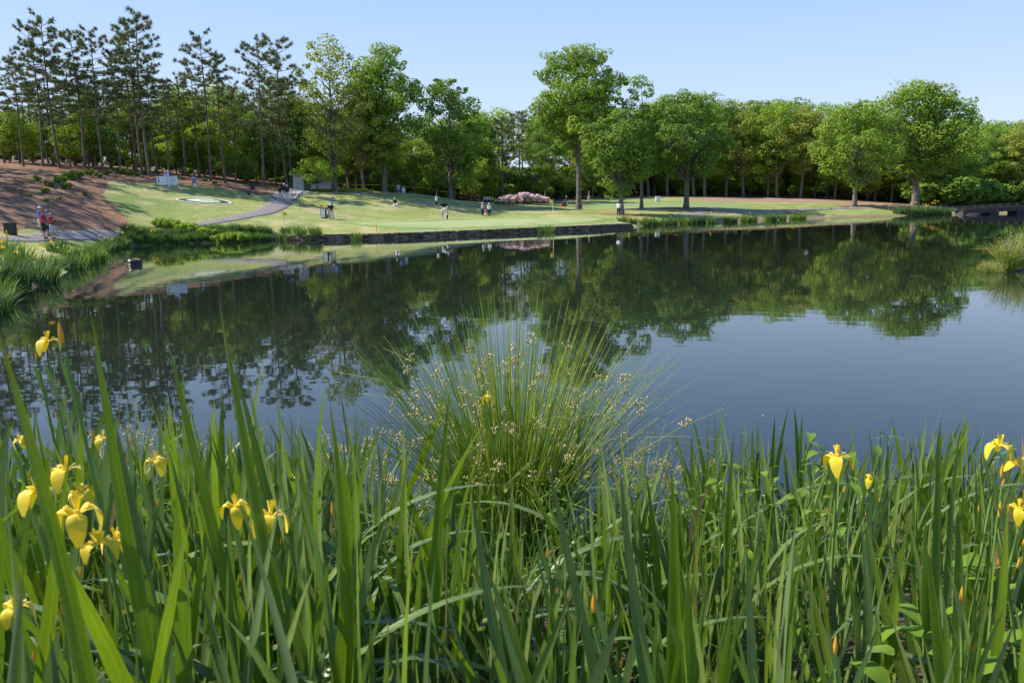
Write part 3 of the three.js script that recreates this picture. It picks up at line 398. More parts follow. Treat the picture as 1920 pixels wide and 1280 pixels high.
// broad-leaved tree of height H: trunk, limbs to every leaf clump
function broad(seed, { H = 18, R = 5, low = 0.3, clumps = 44, per = 190, size = 0.34, tr = 0.32, clumpR = 1.35, fork = 0, lean = 0, taper = 1, hole = 0.12, mid = 0.55 }) {
  const r = rng(seed), t = new MB(), cr = new MB(), trunkTop = H * 0.82, bend = [jit(r, 0.5), jit(r, 0.5)];
  const tp = (y) => { const s = y / H; return [bend[0] * Math.sin(s * 3) + lean * s * s, y, bend[1] * Math.sin(s * 2.4)]; };
  const rad = (y) => tr * (0.08 + 0.92 * Math.pow(1 - y / H, 0.9)) + tr * 0.55 * Math.exp(-y / 0.5);
  const line = []; for (let k = 0; k <= 12; k++) { const y = -0.3 + trunkTop * k / 12; line.push([...tp(y), Math.max(0.03, rad(Math.max(0, y)))]); } t.tube(line, 10);
  if (fork) { const l2 = []; for (let k = 0; k <= 9; k++) { const s = k / 9, y = H * fork + (trunkTop * 0.95 - H * fork) * s, p = tp(y); l2.push([p[0] + 1.7 * Math.pow(s, 0.8) * fork * 3.2, y, p[2] + 0.6 * s, Math.max(0.03, rad(y) * 0.75)]); } t.tube(l2, 8); }
  const put = [];
  for (let i = 0; i < clumps; i++) {
    let best = null, bd = -1; // spread clumps: best of several tries
    for (let k = 0; k < 7; k++) { const s = r(), y = H * (low + (1 - low) * s), prof = Math.pow(Math.sin(Math.PI * Math.pow(clamp(0.06 + s * 0.92), Math.log(0.5) / Math.log(mid))), 0.62) * taper + (1 - taper) * (1 - s), a = r() * 6.283, q = R * prof * Math.pow(r(), 0.35) * (0.62 + 0.7 * vnoise(Math.cos(a) * 1.7 + seed, Math.sin(a) * 1.7 + s * 3.5)); const c = [Math.cos(a) * q + lean * s, y, Math.sin(a) * q]; let dm = 9; for (const o of put) dm = Math.min(dm, Math.hypot(o[0] - c[0], (o[1] - c[1]) * 1.2, o[2] - c[2])); if (dm > bd) { bd = dm; best = c; } }
    put.push(best);
  }
  for (const c of put) {
    const hd = Math.hypot(c[0], c[2]), y0 = clamp(c[1] - hd * 0.75 - 0.8, H * low * 0.75, trunkTop * 0.97), a = tp(y0), mx = [lerp(a[0], c[0], 0.5) + jit(r, 0.3), lerp(y0, c[1], 0.42), lerp(a[2], c[2], 0.5) + jit(r, 0.3)], r0 = Math.min(rad(y0) * 0.5, 0.035 + hd * 0.02);
    t.tube([[...a, r0], [...mx, r0 * 0.62], [...c, 0.02]], 5);
    if (r() < hole) continue;
    const Rc = clumpR * (0.5 + Math.pow(r(), 1.3) * 1.0); leafBall(cr, r, c, Rc, Math.round(per * Rc * Rc / clumpR / clumpR), size);
    for (let k = 0; k < 2; k++) { const a2 = r() * 6.283; leafBall(cr, r, [c[0] + Math.cos(a2) * Rc * 1.05, c[1] + jit(r, Rc * 0.6), c[2] + Math.sin(a2) * Rc * 1.05], Rc * 0.5, Math.round(per * 0.2), size * 0.9); }
  }
  return { trunk: t.geo(), crown: cr.geo(true) };
}
function pine(seed, { H = 22, crown = 0.42, R = 2.6, n = 30, tr = 0.2, gap = 0.15, size = 0.75 }) {
  const r = rng(seed), t = new MB(), c = new MB(), bx = jit(r, 0.5), bz = jit(r, 0.4);
  const tp = (y) => [bx * Math.sin(y / H * 2.6), y, bz * Math.sin(y / H * 3.3)], rad = (y) => tr * (0.12 + 0.88 * Math.pow(1 - y / H, 0.8)) + tr * 0.4 * Math.exp(-y / 0.4);
  const l = []; for (let k = 0; k <= 14; k++) { const y = -0.3 + (H - 0.2) * k / 14; l.push([...tp(y), Math.max(0.025, rad(Math.max(0, y)))]); } t.tube(l, 8);
  const tuft = (x, y, z, s, dx, dz) => { const b = 0.75 + r() * 0.5, col = [b * (0.95 + r() * 0.25), b, b * (0.75 + r() * 0.3)]; const N = 66; for (let k = 0; k < N; k++) { let a = r() * 6.283, e = jit(r, 1) * 1.2 + 0.3; const d = V(Math.cos(a) * Math.cos(e) + dx * 0.7, Math.sin(e) + 0.25, Math.sin(a) * Math.cos(e) + dz * 0.7).normalize(), q = s * (0.5 + r() * 0.6), sd = V(jit(r, 1), jit(r, 1), jit(r, 1)).cross(d).normalize().multiplyScalar(0.02 + s * 0.016), o = r() * 0.25 * s; const i = c.v(x + d.x * o + sd.x, y + d.y * o + sd.y, z + d.z * o + sd.z, col); c.v(x + d.x * o - sd.x, y + d.y * o - sd.y, z + d.z * o - sd.z, col); c.v(x + d.x * q, y + d.y * q, z + d.z * q, col); c.tri(i, i + 1, i + 2); } };
  for (let i = 0; i < n; i++) {
    const s = (i + r() * 0.8) / n, y = H * (1 - crown) + H * crown * s * 0.985, a = i * 2.4 + jit(r, 0.5); if (r() < gap * (1 - s)) continue;
    const len = R * (0.3 + 0.75 * Math.sin(Math.PI * Math.pow(clamp(0.12 + s * 0.86), 0.8))) * (0.5 + r() * 0.65), up = lerp(0.02, 0.8, s * s) + jit(r, 0.2), b = tp(y), e = [b[0] + Math.cos(a) * len, y + len * up, b[2] + Math.sin(a) * len];
    const mid = [lerp(b[0], e[0], 0.5), lerp(y, e[1], 0.5) - len * 0.06, lerp(b[2], e[2], 0.5)];
    t.tube([[...b, 0.05 + len * 0.008], [...mid, 0.035], [...e, 0.015]], 4);
    const k = 2 + Math.round(len * 1.5); for (let j = 0; j < k; j++) { const q = lerp(0.5, 1.04, (j + 0.6) / k), sd = jit(r, len * 0.26); tuft(lerp(b[0], e[0], q) - Math.sin(a) * sd, lerp(y, e[1], q) + jit(r, 0.18) + 0.06, lerp(b[2], e[2], q) + Math.cos(a) * sd, size * (0.75 + r() * 0.5), Math.cos(a), Math.sin(a)); }
  }
  tuft(...tp(H - 0.1), size, 0, 0); tuft(...tp(H - 0.6), size, 0.3, 0);
  for (let k = 0; k < 7; k++) { const y = H * (0.3 + r() * 0.28), a = r() * 6.28, b = tp(y), L = 0.5 + r() * 1.1; t.tube([[...b, 0.03], [b[0] + Math.cos(a) * L, y + L * 0.1, b[2] + Math.sin(a) * L, 0.01]], 4); } // dead stubs
  return { trunk: t.geo(), crown: c.geo(true) };
}
function bush(seed, { R = 1.4, H = 2.2, n = 12, per = 130, size = 0.26 }) { const r = rng(seed), t = new MB(), c = new MB(); for (let i = 0; i < n; i++) { const a = r() * 6.283, q = R * Math.sqrt(r()) * 0.8, y = H * (0.25 + 0.6 * r()) * (1 - 0.35 * q / R), p = [Math.cos(a) * q, y, Math.sin(a) * q]; t.tube([[p[0] * 0.2, -0.1, p[2] * 0.2, 0.03], [p[0] * 0.7, y * 0.5, p[2] * 0.7, 0.02], [...p, 0.01]], 4); leafBall(c, r, p, R * (0.32 + r() * 0.18), per, size, 0.8, 0.4); } return { trunk: t.geo(), crown: c.geo(true) }; }
function proto(base, g, bm, lm, category) { const o = new THREE.Group(); o.userData = { base, category }; part('trunk', g.trunk, bm, o); part('crown', g.crown, lm, o); return o; }
function variant(p, lm) { const o = p.clone(); o.userData = { ...p.userData }; o.children[1].material = lm; return o; }

const oaks = [1, 2, 3, 4].map((s) => proto('broadleaf_tree', broad(100 + s, { H: 19, R: 4.6 + (s % 3) * 0.5, low: 0.24 + 0.06 * (s % 2), clumps: 50, per: 150, tr: 0.27 }), bark.grey, G.oak, 'tree'));
const talls = [1, 2, 3].map((s) => proto('broadleaf_tree', broad(130 + s, { H: 22, R: 3.7, low: 0.2, clumps: 52, per: 140, tr: 0.24, mid: 0.5 }), bark.grey, G.deep, 'tree'));
const pines = [1, 2, 3, 4, 5].map((s) => proto('pine_tree', pine(160 + s, { H: 22, crown: 0.36 + 0.045 * s, R: 3.0 + 0.25 * s, n: 25 + s * 3, gap: 0.3, size: 0.62 }), bark.pine, G.pine, 'pine'));
const smalls = [1, 2, 3].map((s) => proto('young_tree', broad(190 + s, { H: 7, R: 2.5, low: 0.2, clumps: 26, per: 120, size: 0.26, clumpR: 0.85, tr: 0.09 }), bark.grey, G.lime, 'tree'));
const bushes = [1, 2, 3].map((s) => proto('woodland_shrub', bush(220 + s, {}), bark.grey, G.shrub, 'shrub'));
const oakSet = [...oaks, ...oaks.slice(0, 2).map((p) => variant(p, G.deep)), variant(oaks[2], G.olive)], tallSet = [...talls, variant(talls[0], G.oak), variant(talls[1], G.lime), variant(talls[2], G.olive)];
const smallSet = [...smalls, variant(smalls[0], G.oak), variant(smalls[1], G.deep), variant(smalls[2], G.oak), variant(smalls[1], G.shrub)], bushSet = [...bushes, variant(bushes[0], G.lime), variant(bushes[1], G.oak), variant(bushes[2], G.deep)];
// the tree whose top shows at photo row `top`: height from its distance
function plant(p, H0, px, D, topRow, label, group, r, wide = 1) { const x = colX(px, D), y = gy(x, -D), top = P(px, topRow, D)[1], s = (top - y) / H0; return copyOf(p, label, [x, y, -D], r() * 6.283, [s * wide, s, s * wide], group); }
{
  const r = rng(31);
  // pines on the straw bank, one by one: [column, metres, top row, which, width]
  const pl = [[52, 90, 110, 0, 'thin pine at the far left edge of the straw bank'], [88, 92, 48, 3, 'tall pine with a wide dark crown left of the tallest left pair'], [119, 92.5, 33, 2, 'tallest pine of the far left cluster, leaning left'], [165, 93, 63, 1, 'tall pine with an open crown on the left skyline'], [199, 94, 60, 4, 'tall pine with layered branches left of the gap of sky'], [231, 95, 97, 0, 'slim pine with a small crown beside the gap of sky'], [272, 97, 46, 4, 'dense dark pine just left of the tallest bare pine'], [286, 96, 27, 1, 'tallest pine with a long bare trunk and feathery top'], [322, 99, 155, 3, 'shorter dark pine right of the tallest bare pine'], [399, 102, 68, 2, 'narrow tall pine standing alone above the lawn'], [426, 103, 107, 0, 'slim pine right of the narrow tall pine'], [497, 107, 80, 4, 'broad topped tall pine above the bend of the path'], [541, 112, 75, 3, 'tall pine touching the yellow green tree by the shelter'], [548, 113, 150, 1, 'second pine trunk close behind the shelter'], [5, 89, 150, 2, 'pine cut by the left edge of the view'], [262, 99, 90, 2, 'leaning pine behind the dense dark pine'], [140, 96, 160, 3, 'low crowned pine among the left cluster']];
  for (const [px, D, top, k, label] of pl) { const o = plant(pines[k], 22, px, D, top, label, null, r, 1.0 + 0.15 * r()); o.rotation.z = 0.012 + jit(r, 0.02); }
  for (const [px, D, top] of [[18, 95, 120], [70, 99, 130], [108, 100, 100], [150, 101, 118], [182, 102, 140], [215, 103, 150], [300, 104, 128], [352, 106, 150], [378, 108, 135], [445, 110, 160], [520, 114, 150]]) plant(pines[Math.floor(r() * 5)], 22, px, D, top, 'pine of the second row behind the tall pines', 'second row of pines', r, 1.2);
  // pines beyond the left edge whose shadows fall on the straw and lawn
  for (const [px, D, top] of [[-60, 78, 60], [-150, 74, 40], [-60, 70, 90], [-190, 84, 60], [-120, 63, 60], [-95, 86, 80], [-240, 68, 50], [-30, 86, 70], [-200, 64, 40], [-165, 68, 60], [-230, 73, 40], [-290, 66, 30], [-120, 80, 50], [-260, 80, 40], [-330, 76, 20], [-190, 59, 80], [-400, 54, 40], [-350, 57, 60], [-440, 58, 20], [-370, 50.5, 60]]) plant(pines[Math.floor(r() * 5)], 22, px, D, top, 'pine standing just past the left edge of the view', 'pines past the left edge', r, 1.35);
  // mixed wood behind the straw bank
  for (let px = -120; px < 600; px += 24) { const D = edgeAt(px) + 7 + r() * 14; const pn = r() < 0.6; plant(pn ? pines[Math.floor(r() * 5)] : tallSet[Math.floor(r() * 6)], 22, px + jit(r, 12), D, 150 + r() * 65, pn ? 'pine deeper in the mixed wood behind the straw bank' : 'leafy tree in the mixed wood behind the straw bank', 'wood behind the straw bank', r, 1.35); }
  for (let px = -140; px < 640; px += 30) plant(tallSet[Math.floor(r() * 6)], 22, px + jit(r, 14), edgeAt(px) + 26 + r() * 16, 180 + r() * 45, 'leafy tree at the back of the mixed wood behind the straw bank', 'wood behind the straw bank', r, 1.5);
  for (let px = -160; px < 700; px += 30) plant(bushSet[Math.floor(r() * 6)], 2.4, px + jit(r, 12), edgeAt(px) + 34 + r() * 20, 285 - r() * 30, 'shrub deep in the wood behind the straw bank', 'deep shrubs behind the straw bank', r, 1.3);
  for (let px = -80; px < 560; px += 32) plant(smallSet[Math.floor(r() * 7)], 7, px + jit(r, 14), edgeAt(px) + 2 + r() * 8, 215 + r() * 85, 'young leafy tree under the pines', 'young trees under the pines', r, 1.1);
  for (let px = -100; px < 1900; px += 21) plant(bushSet[Math.floor(r() * 6)], 2.4, px + jit(r, 9), edgeAt(px) + 7 + r() * 12, 345 - r() * 38, 'shrub in the shade of the wood', 'shrubs in the wood', r, 1.1);
}
// trees that stand out, built one by one
function hero(name, label, px, D, top, opt, lm, turn = 0, category = 'tree') { const x = colX(px, D), y = gy(x, -D), H = P(px, top, D)[1] - y; const g = broad(opt.seed, { ...opt, H }), o = thing(name, label, category, [x, y - 0.05, -D], turn); part('trunk', g.trunk, opt.bark ?? bark.grey, o); part('crown', g.crown, lm, o); return o; }
hero('lone_oak', 'big round crowned oak on the mound right of the flag', 1085, 125, 95, { seed: 301, R: 6.6, low: 0.42, clumps: 105, per: 190, size: 0.34, tr: 0.42, clumpR: 1.35, fork: 0.2, mid: 0.52, hole: 0.06 }, G.oak, 3.54);
hero('twin_trunk_oak', 'dark trunked oak with leaves low down beside the white shirted person', 1165, 107, 204, { seed: 303, R: 4.4, low: 0.26, clumps: 70, per: 160, tr: 0.36, fork: 0.06, clumpR: 1.2 }, G.deep, 2.2);
hero('thin_topped_tree', 'slender tree whose small top pokes above the round oak', 1203, 126, 140, { seed: 305, R: 2.6, low: 0.25, clumps: 34, per: 120, tr: 0.25, clumpR: 1.0, hole: 0.25 }, G.oak, 1.2);
hero('fairway_oak', 'oak with one clean trunk casting a long shadow over the fairway', 1287, 122, 178, { seed: 307, R: 6.1, low: 0.32, clumps: 85, per: 170, tr: 0.4, clumpR: 1.3 }, G.deep, 0.9);
hero('lime_tree', 'shorter bright green tree in front of the right hand wood', 1603, 132, 197, { seed: 309, R: 5.8, low: 0.24, clumps: 85, per: 150, tr: 0.36, clumpR: 1.3 }, G.oak, 0.3);
hero('great_oak', 'largest spreading oak with pale trunk near the footbridge', 1716, 140, 165, { seed: 311, R: 8.4, low: 0.3, clumps: 150, per: 150, size: 0.4, tr: 0.62, clumpR: 1.6, mid: 0.5 }, G.oak, 2.9);
hero('yellow_green_tree', 'tall yellow green tree with thin foliage beside the shelter', 630, 113, 75, { seed: 313, R: 5, low: 0.22, clumps: 84, per: 88, size: 0.32, tr: 0.32, clumpR: 1.15, hole: 0.12, mid: 0.5 }, G.olive, 1);
hero('tall_green_tree', 'tall dense bright green tree above the painted lettering', 722, 119, 84, { seed: 315, R: 4.6, low: 0.2, clumps: 92, per: 170, tr: 0.36, clumpR: 1.25, mid: 0.5 }, G.oak, 0.2);
hero('leaning_tree', 'slim olive tree between the yellow green and bright green trees', 684, 116, 165, { seed: 317, R: 3.2, low: 0.25, clumps: 44, per: 110, tr: 0.22, clumpR: 1.05 }, G.olive, 2);
hero('dark_tree', 'dark irregular tree with a ragged top behind the standing caddie', 845, 124, 146, { seed: 319, R: 4.6, low: 0.16, clumps: 78, per: 150, tr: 0.36, clumpR: 1.2, hole: 0.1, mid: 0.48 }, G.deep, 0.7);
hero('dogwood', 'small layered bright green tree in front of the shelter', 597, 111.5, 292, { seed: 321, R: 3, low: 0.32, clumps: 34, per: 110, size: 0.22, tr: 0.1, clumpR: 0.75, mid: 0.42 }, G.lime, 0.4);
hero('roadside_tree', 'mid green tree with low foliage right of the dark ragged tree', 900, 142, 208, { seed: 323, R: 4, low: 0.1, clumps: 60, per: 130, tr: 0.25, clumpR: 1.2, mid: 0.42 }, G.oak, 1.7);
// the wood along the far side
{
  const r = rng(43), sky = [[560, 215], [640, 200], [780, 235], [880, 212], [950, 206], [1010, 212], [1090, 200], [1200, 200], [1240, 184], [1300, 180], [1400, 188], [1450, 182], [1500, 192], [1560, 200], [1600, 206], [1660, 206], [1740, 215], [1800, 236], [1850, 226], [1920, 222], [2200, 215]];
  const sk = (px) => { for (let i = 1; i < sky.length; i++) if (px <= sky[i][0]) return lerp(sky[i - 1][1], sky[i][1], (px - sky[i - 1][0]) / (sky[i][0] - sky[i - 1][0])); return 220; };
  const pick = (px) => px > 885 && px < 1015 && r() < 0.55 ? pines[Math.floor(r() * 5)] : r() < 0.6 ? oakSet[Math.floor(r() * 7)] : tallSet[Math.floor(r() * 6)];
  const row = (p0, p1, step, d0, d1, drop, label, group, wide) => { for (let px = p0; px < p1; px += step) { const q = px + jit(r, step * 0.35), p = pick(q); plant(p, p.userData.base === 'broadleaf_tree' && oakSet.includes(p) ? 19 : 22, q, edgeAt(q) + d0 + r() * (d1 - d0), sk(q) + drop * r(), p.userData.base === 'pine_tree' ? label.replace(/leafy tree|tree/, 'pine') : label, group, r, (p.userData.base === 'pine_tree' ? 1.2 : 1.12) * wide); } };
  row(640, 1230, 44, 2, 9, 60, 'leafy tree in the front row of the wood behind the green', 'front row of the wood behind the green', 1);
  row(1225, 1790, 34, 1, 8, 26, 'leafy tree in the front row of the wood on the right', 'front row of the wood on the right', 1);
  row(620, 1800, 40, 10, 20, 34, 'tree deeper in the wood across the pond', 'trees deeper in the wood', 1.05);
  row(620, 1800, 46, 22, 38, 6, 'tree deeper in the wood across the pond', 'trees deeper in the wood', 1.1);
  for (let px = 640; px < 2100; px += 24) plant(bushSet[Math.floor(r() * 6)], 2.4, px + jit(r, 10), edgeAt(px) + 22 + r() * 22, 318 - r() * 30, 'shrub deep in the far wood', 'deep shrubs of the far wood', r, 1.3);
  row(1770, 2120, 28, 2, 14, 40, 'tree on the hillside beyond the footbridge', 'trees beyond the footbridge', 1.1);
  row(1770, 2120, 30, 18, 40, 8, 'tree on the hillside beyond the footbridge', 'trees beyond the footbridge', 1.2);
  for (let px = 1740; px < 2100; px += 20) plant(bushSet[Math.floor(r() * 6)], 2.4, px + jit(r, 8), edgeAt(px) - 1 + r() * 6, 350 - r() * 45, 'waterside bush behind the footbridge', 'bushes behind the footbridge', r, 1.2);
  for (let px = 880; px < 1800; px += 44) plant(smallSet[Math.floor(r() * 4)], 7, px + jit(r, 16), edgeAt(px) + 3 + r() * 9, 292 + r() * 40, 'young tree under the edge of the far wood', 'young trees in the far wood', r, 1.1);
}

// ------------------------------------------------------------------ people
// surface nets over a signed distance field
function skin(f, lo, hi, h) {
  const n = [0, 1, 2].map((k) => Math.ceil((hi[k] - lo[k]) / h) + 1), [nx, ny, nz] = n, F = new Float32Array(nx * ny * nz), id = (i, j, k) => (k * ny + j) * nx + i;
  for (let k = 0; k < nz; k++) for (let j = 0; j < ny; j++) for (let i = 0; i < nx; i++) F[id(i, j, k)] = f(lo[0] + i * h, lo[1] + j * h, lo[2] + k * h);
  const vid = new Int32Array(nx * ny * nz).fill(-1), pos = [], ix = [];
  for (let k = 0; k + 1 < nz; k++) for (let j = 0; j + 1 < ny; j++) for (let i = 0; i + 1 < nx; i++) {
    let c = 0, sx = 0, sy = 0, sz = 0, neg = 0; const v = []; for (let q = 0; q < 8; q++) { v[q] = F[id(i + (q & 1), j + (q >> 1 & 1), k + (q >> 2))]; if (v[q] < 0) neg++; }
    if (!neg || neg === 8) continue;
    for (const [a, b] of [[0, 1], [2, 3], [4, 5], [6, 7], [0, 2], [1, 3], [4, 6], [5, 7], [0, 4], [1, 5], [2, 6], [3, 7]]) if ((v[a] < 0) !== (v[b] < 0)) { const t = v[a] / (v[a] - v[b]); c++; sx += lerp(a & 1, b & 1, t); sy += lerp(a >> 1 & 1, b >> 1 & 1, t); sz += lerp(a >> 2, b >> 2, t); }
    vid[id(i, j, k)] = pos.length / 3; pos.push(lo[0] + (i + sx / c) * h, lo[1] + (j + sy / c) * h, lo[2] + (k + sz / c) * h);
  }
  const q = (a, b, c, d, flip) => { if (a < 0 || b < 0 || c < 0 || d < 0) return; flip ? ix.push(a, b, c, a, c, d) : ix.push(a, c, b, a, d, c); };
  for (let k = 1; k + 1 < nz; k++) for (let j = 1; j + 1 < ny; j++) for (let i = 1; i + 1 < nx; i++) { const s = F[id(i, j, k)] < 0;
    if (s !== (F[id(i + 1, j, k)] < 0)) q(vid[id(i, j - 1, k - 1)], vid[id(i, j, k - 1)], vid[id(i, j, k)], vid[id(i, j - 1, k)], s);
    if (s !== (F[id(i, j + 1, k)] < 0)) q(vid[id(i - 1, j, k - 1)], vid[id(i - 1, j, k)], vid[id(i, j, k)], vid[id(i, j, k - 1)], s);
    if (s !== (F[id(i, j, k + 1)] < 0)) q(vid[id(i - 1, j - 1, k)], vid[id(i, j - 1, k)], vid[id(i, j, k)], vid[id(i - 1, j, k)], s); }
  const g = new THREE.BufferGeometry(); g.setAttribute('position', new THREE.Float32BufferAttribute(pos, 3)); g.setIndex(ix); g.computeVertexNormals(); return g;
}
const cap = (x, y, z, a, b, ra, rb) => { const ux = b[0] - a[0], uy = b[1] - a[1], uz = b[2] - a[2]; const t = clamp(((x - a[0]) * ux + (y - a[1]) * uy + (z - a[2]) * uz) / (ux * ux + uy * uy + uz * uz + 1e-9)); return Math.hypot(x - a[0] - ux * t, y - a[1] - uy * t, z - a[2] - uz * t) - lerp(ra, rb, t); };
const smin = (a, b, k) => { const h = clamp(0.5 + 0.5 * (b - a) / k); return lerp(b, a, h) - k * h * (1 - h); };
const ell = (x, y, z, c, r) => (Math.hypot((x - c[0]) / r[0], (y - c[1]) / r[1], (z - c[2]) / r[2]) - 1) * Math.min(...r);
// head about its own centre (face to +z) and a half-curled right hand hanging from the wrist (fingers to -y, palm to -x)
const headGeo = skin((x, y, z) => { let d = ell(x, y, z, [0, 0.02, -0.01], [0.077, 0.105, 0.095]); d = smin(d, ell(x, y, z, [0, -0.055, 0.03], [0.052, 0.058, 0.055]), 0.03); d = smin(d, cap(x, y, z, [0, 0.005, 0.085], [0, -0.03, 0.108], 0.008, 0.014), 0.012); for (const s of [-1, 1]) { d = smin(d, ell(x, y, z, [s * 0.08, -0.008, -0.008], [0.012, 0.03, 0.018]), 0.008); d = Math.max(d, -ell(x, y, z, [s * 0.032, 0.012, 0.096], [0.016, 0.009, 0.014])); d = Math.min(d, ell(x, y, z, [s * 0.032, 0.012, 0.08], [0.012, 0.012, 0.012])); } d = smin(d, cap(x, y, z, [-0.02, -0.068, 0.078], [0.02, -0.068, 0.078], 0.008, 0.008), 0.008); return smin(d, cap(x, y, z, [0, -0.06, -0.02], [0, -0.16, -0.035], 0.052, 0.056), 0.03); }, [-0.11, -0.17, -0.13], [0.11, 0.14, 0.14], 0.007);
const handGeo = skin((x, y, z) => { let d = smin(cap(x, y, z, [0, 0.01, 0], [0, -0.03, 0], 0.024, 0.026), ell(x, y, z, [0, -0.055, 0], [0.017, 0.045, 0.04]), 0.02); for (const [zz, L] of [[0.03, 0.064], [0.011, 0.074], [-0.009, 0.068], [-0.028, 0.052]]) { const k = [-0.006, -0.09 - L * 0.4, zz * 1.1], e = [-0.03, -0.09 - L * 0.82, zz * 1.1]; d = smin(d, Math.min(cap(x, y, z, [0, -0.085, zz], k, 0.0095, 0.009), cap(x, y, z, k, e, 0.009, 0.0075)), 0.006); } return smin(d, Math.min(cap(x, y, z, [-0.004, -0.03, 0.026], [-0.018, -0.065, 0.052], 0.013, 0.01), cap(x, y, z, [-0.018, -0.065, 0.052], [-0.03, -0.09, 0.05], 0.01, 0.008)), 0.008); }, [-0.07, -0.19, -0.06], [0.05, 0.05, 0.08], 0.006);
const skinM = mat([0.42, 0.23, 0.15], { roughness: 0.6 }), cloth = {}; const fab = (n, c) => cloth[n] ??= mat(c, { roughness: 0.9 });
const C = { white: () => fab('w', [0.72, 0.73, 0.75]), black: () => fab('k', [0.02, 0.02, 0.024]), red: () => fab('r', [0.38, 0.02, 0.03]), blue: () => fab('b', [0.06, 0.22, 0.55]), navy: () => fab('n', [0.02, 0.025, 0.06]), grey: () => fab('g', [0.28, 0.3, 0.33]), khaki: () => fab('y', [0.5, 0.45, 0.35]), lilac: () => fab('l', [0.42, 0.42, 0.68]), cream: () => fab('c', [0.6, 0.56, 0.46]) };
const rotX = (v, a) => [v[0], v[1] * Math.cos(a) - v[2] * Math.sin(a), v[1] * Math.sin(a) + v[2] * Math.cos(a)], add = (a, b) => [a[0] + b[0], a[1] + b[1], a[2] + b[2]];
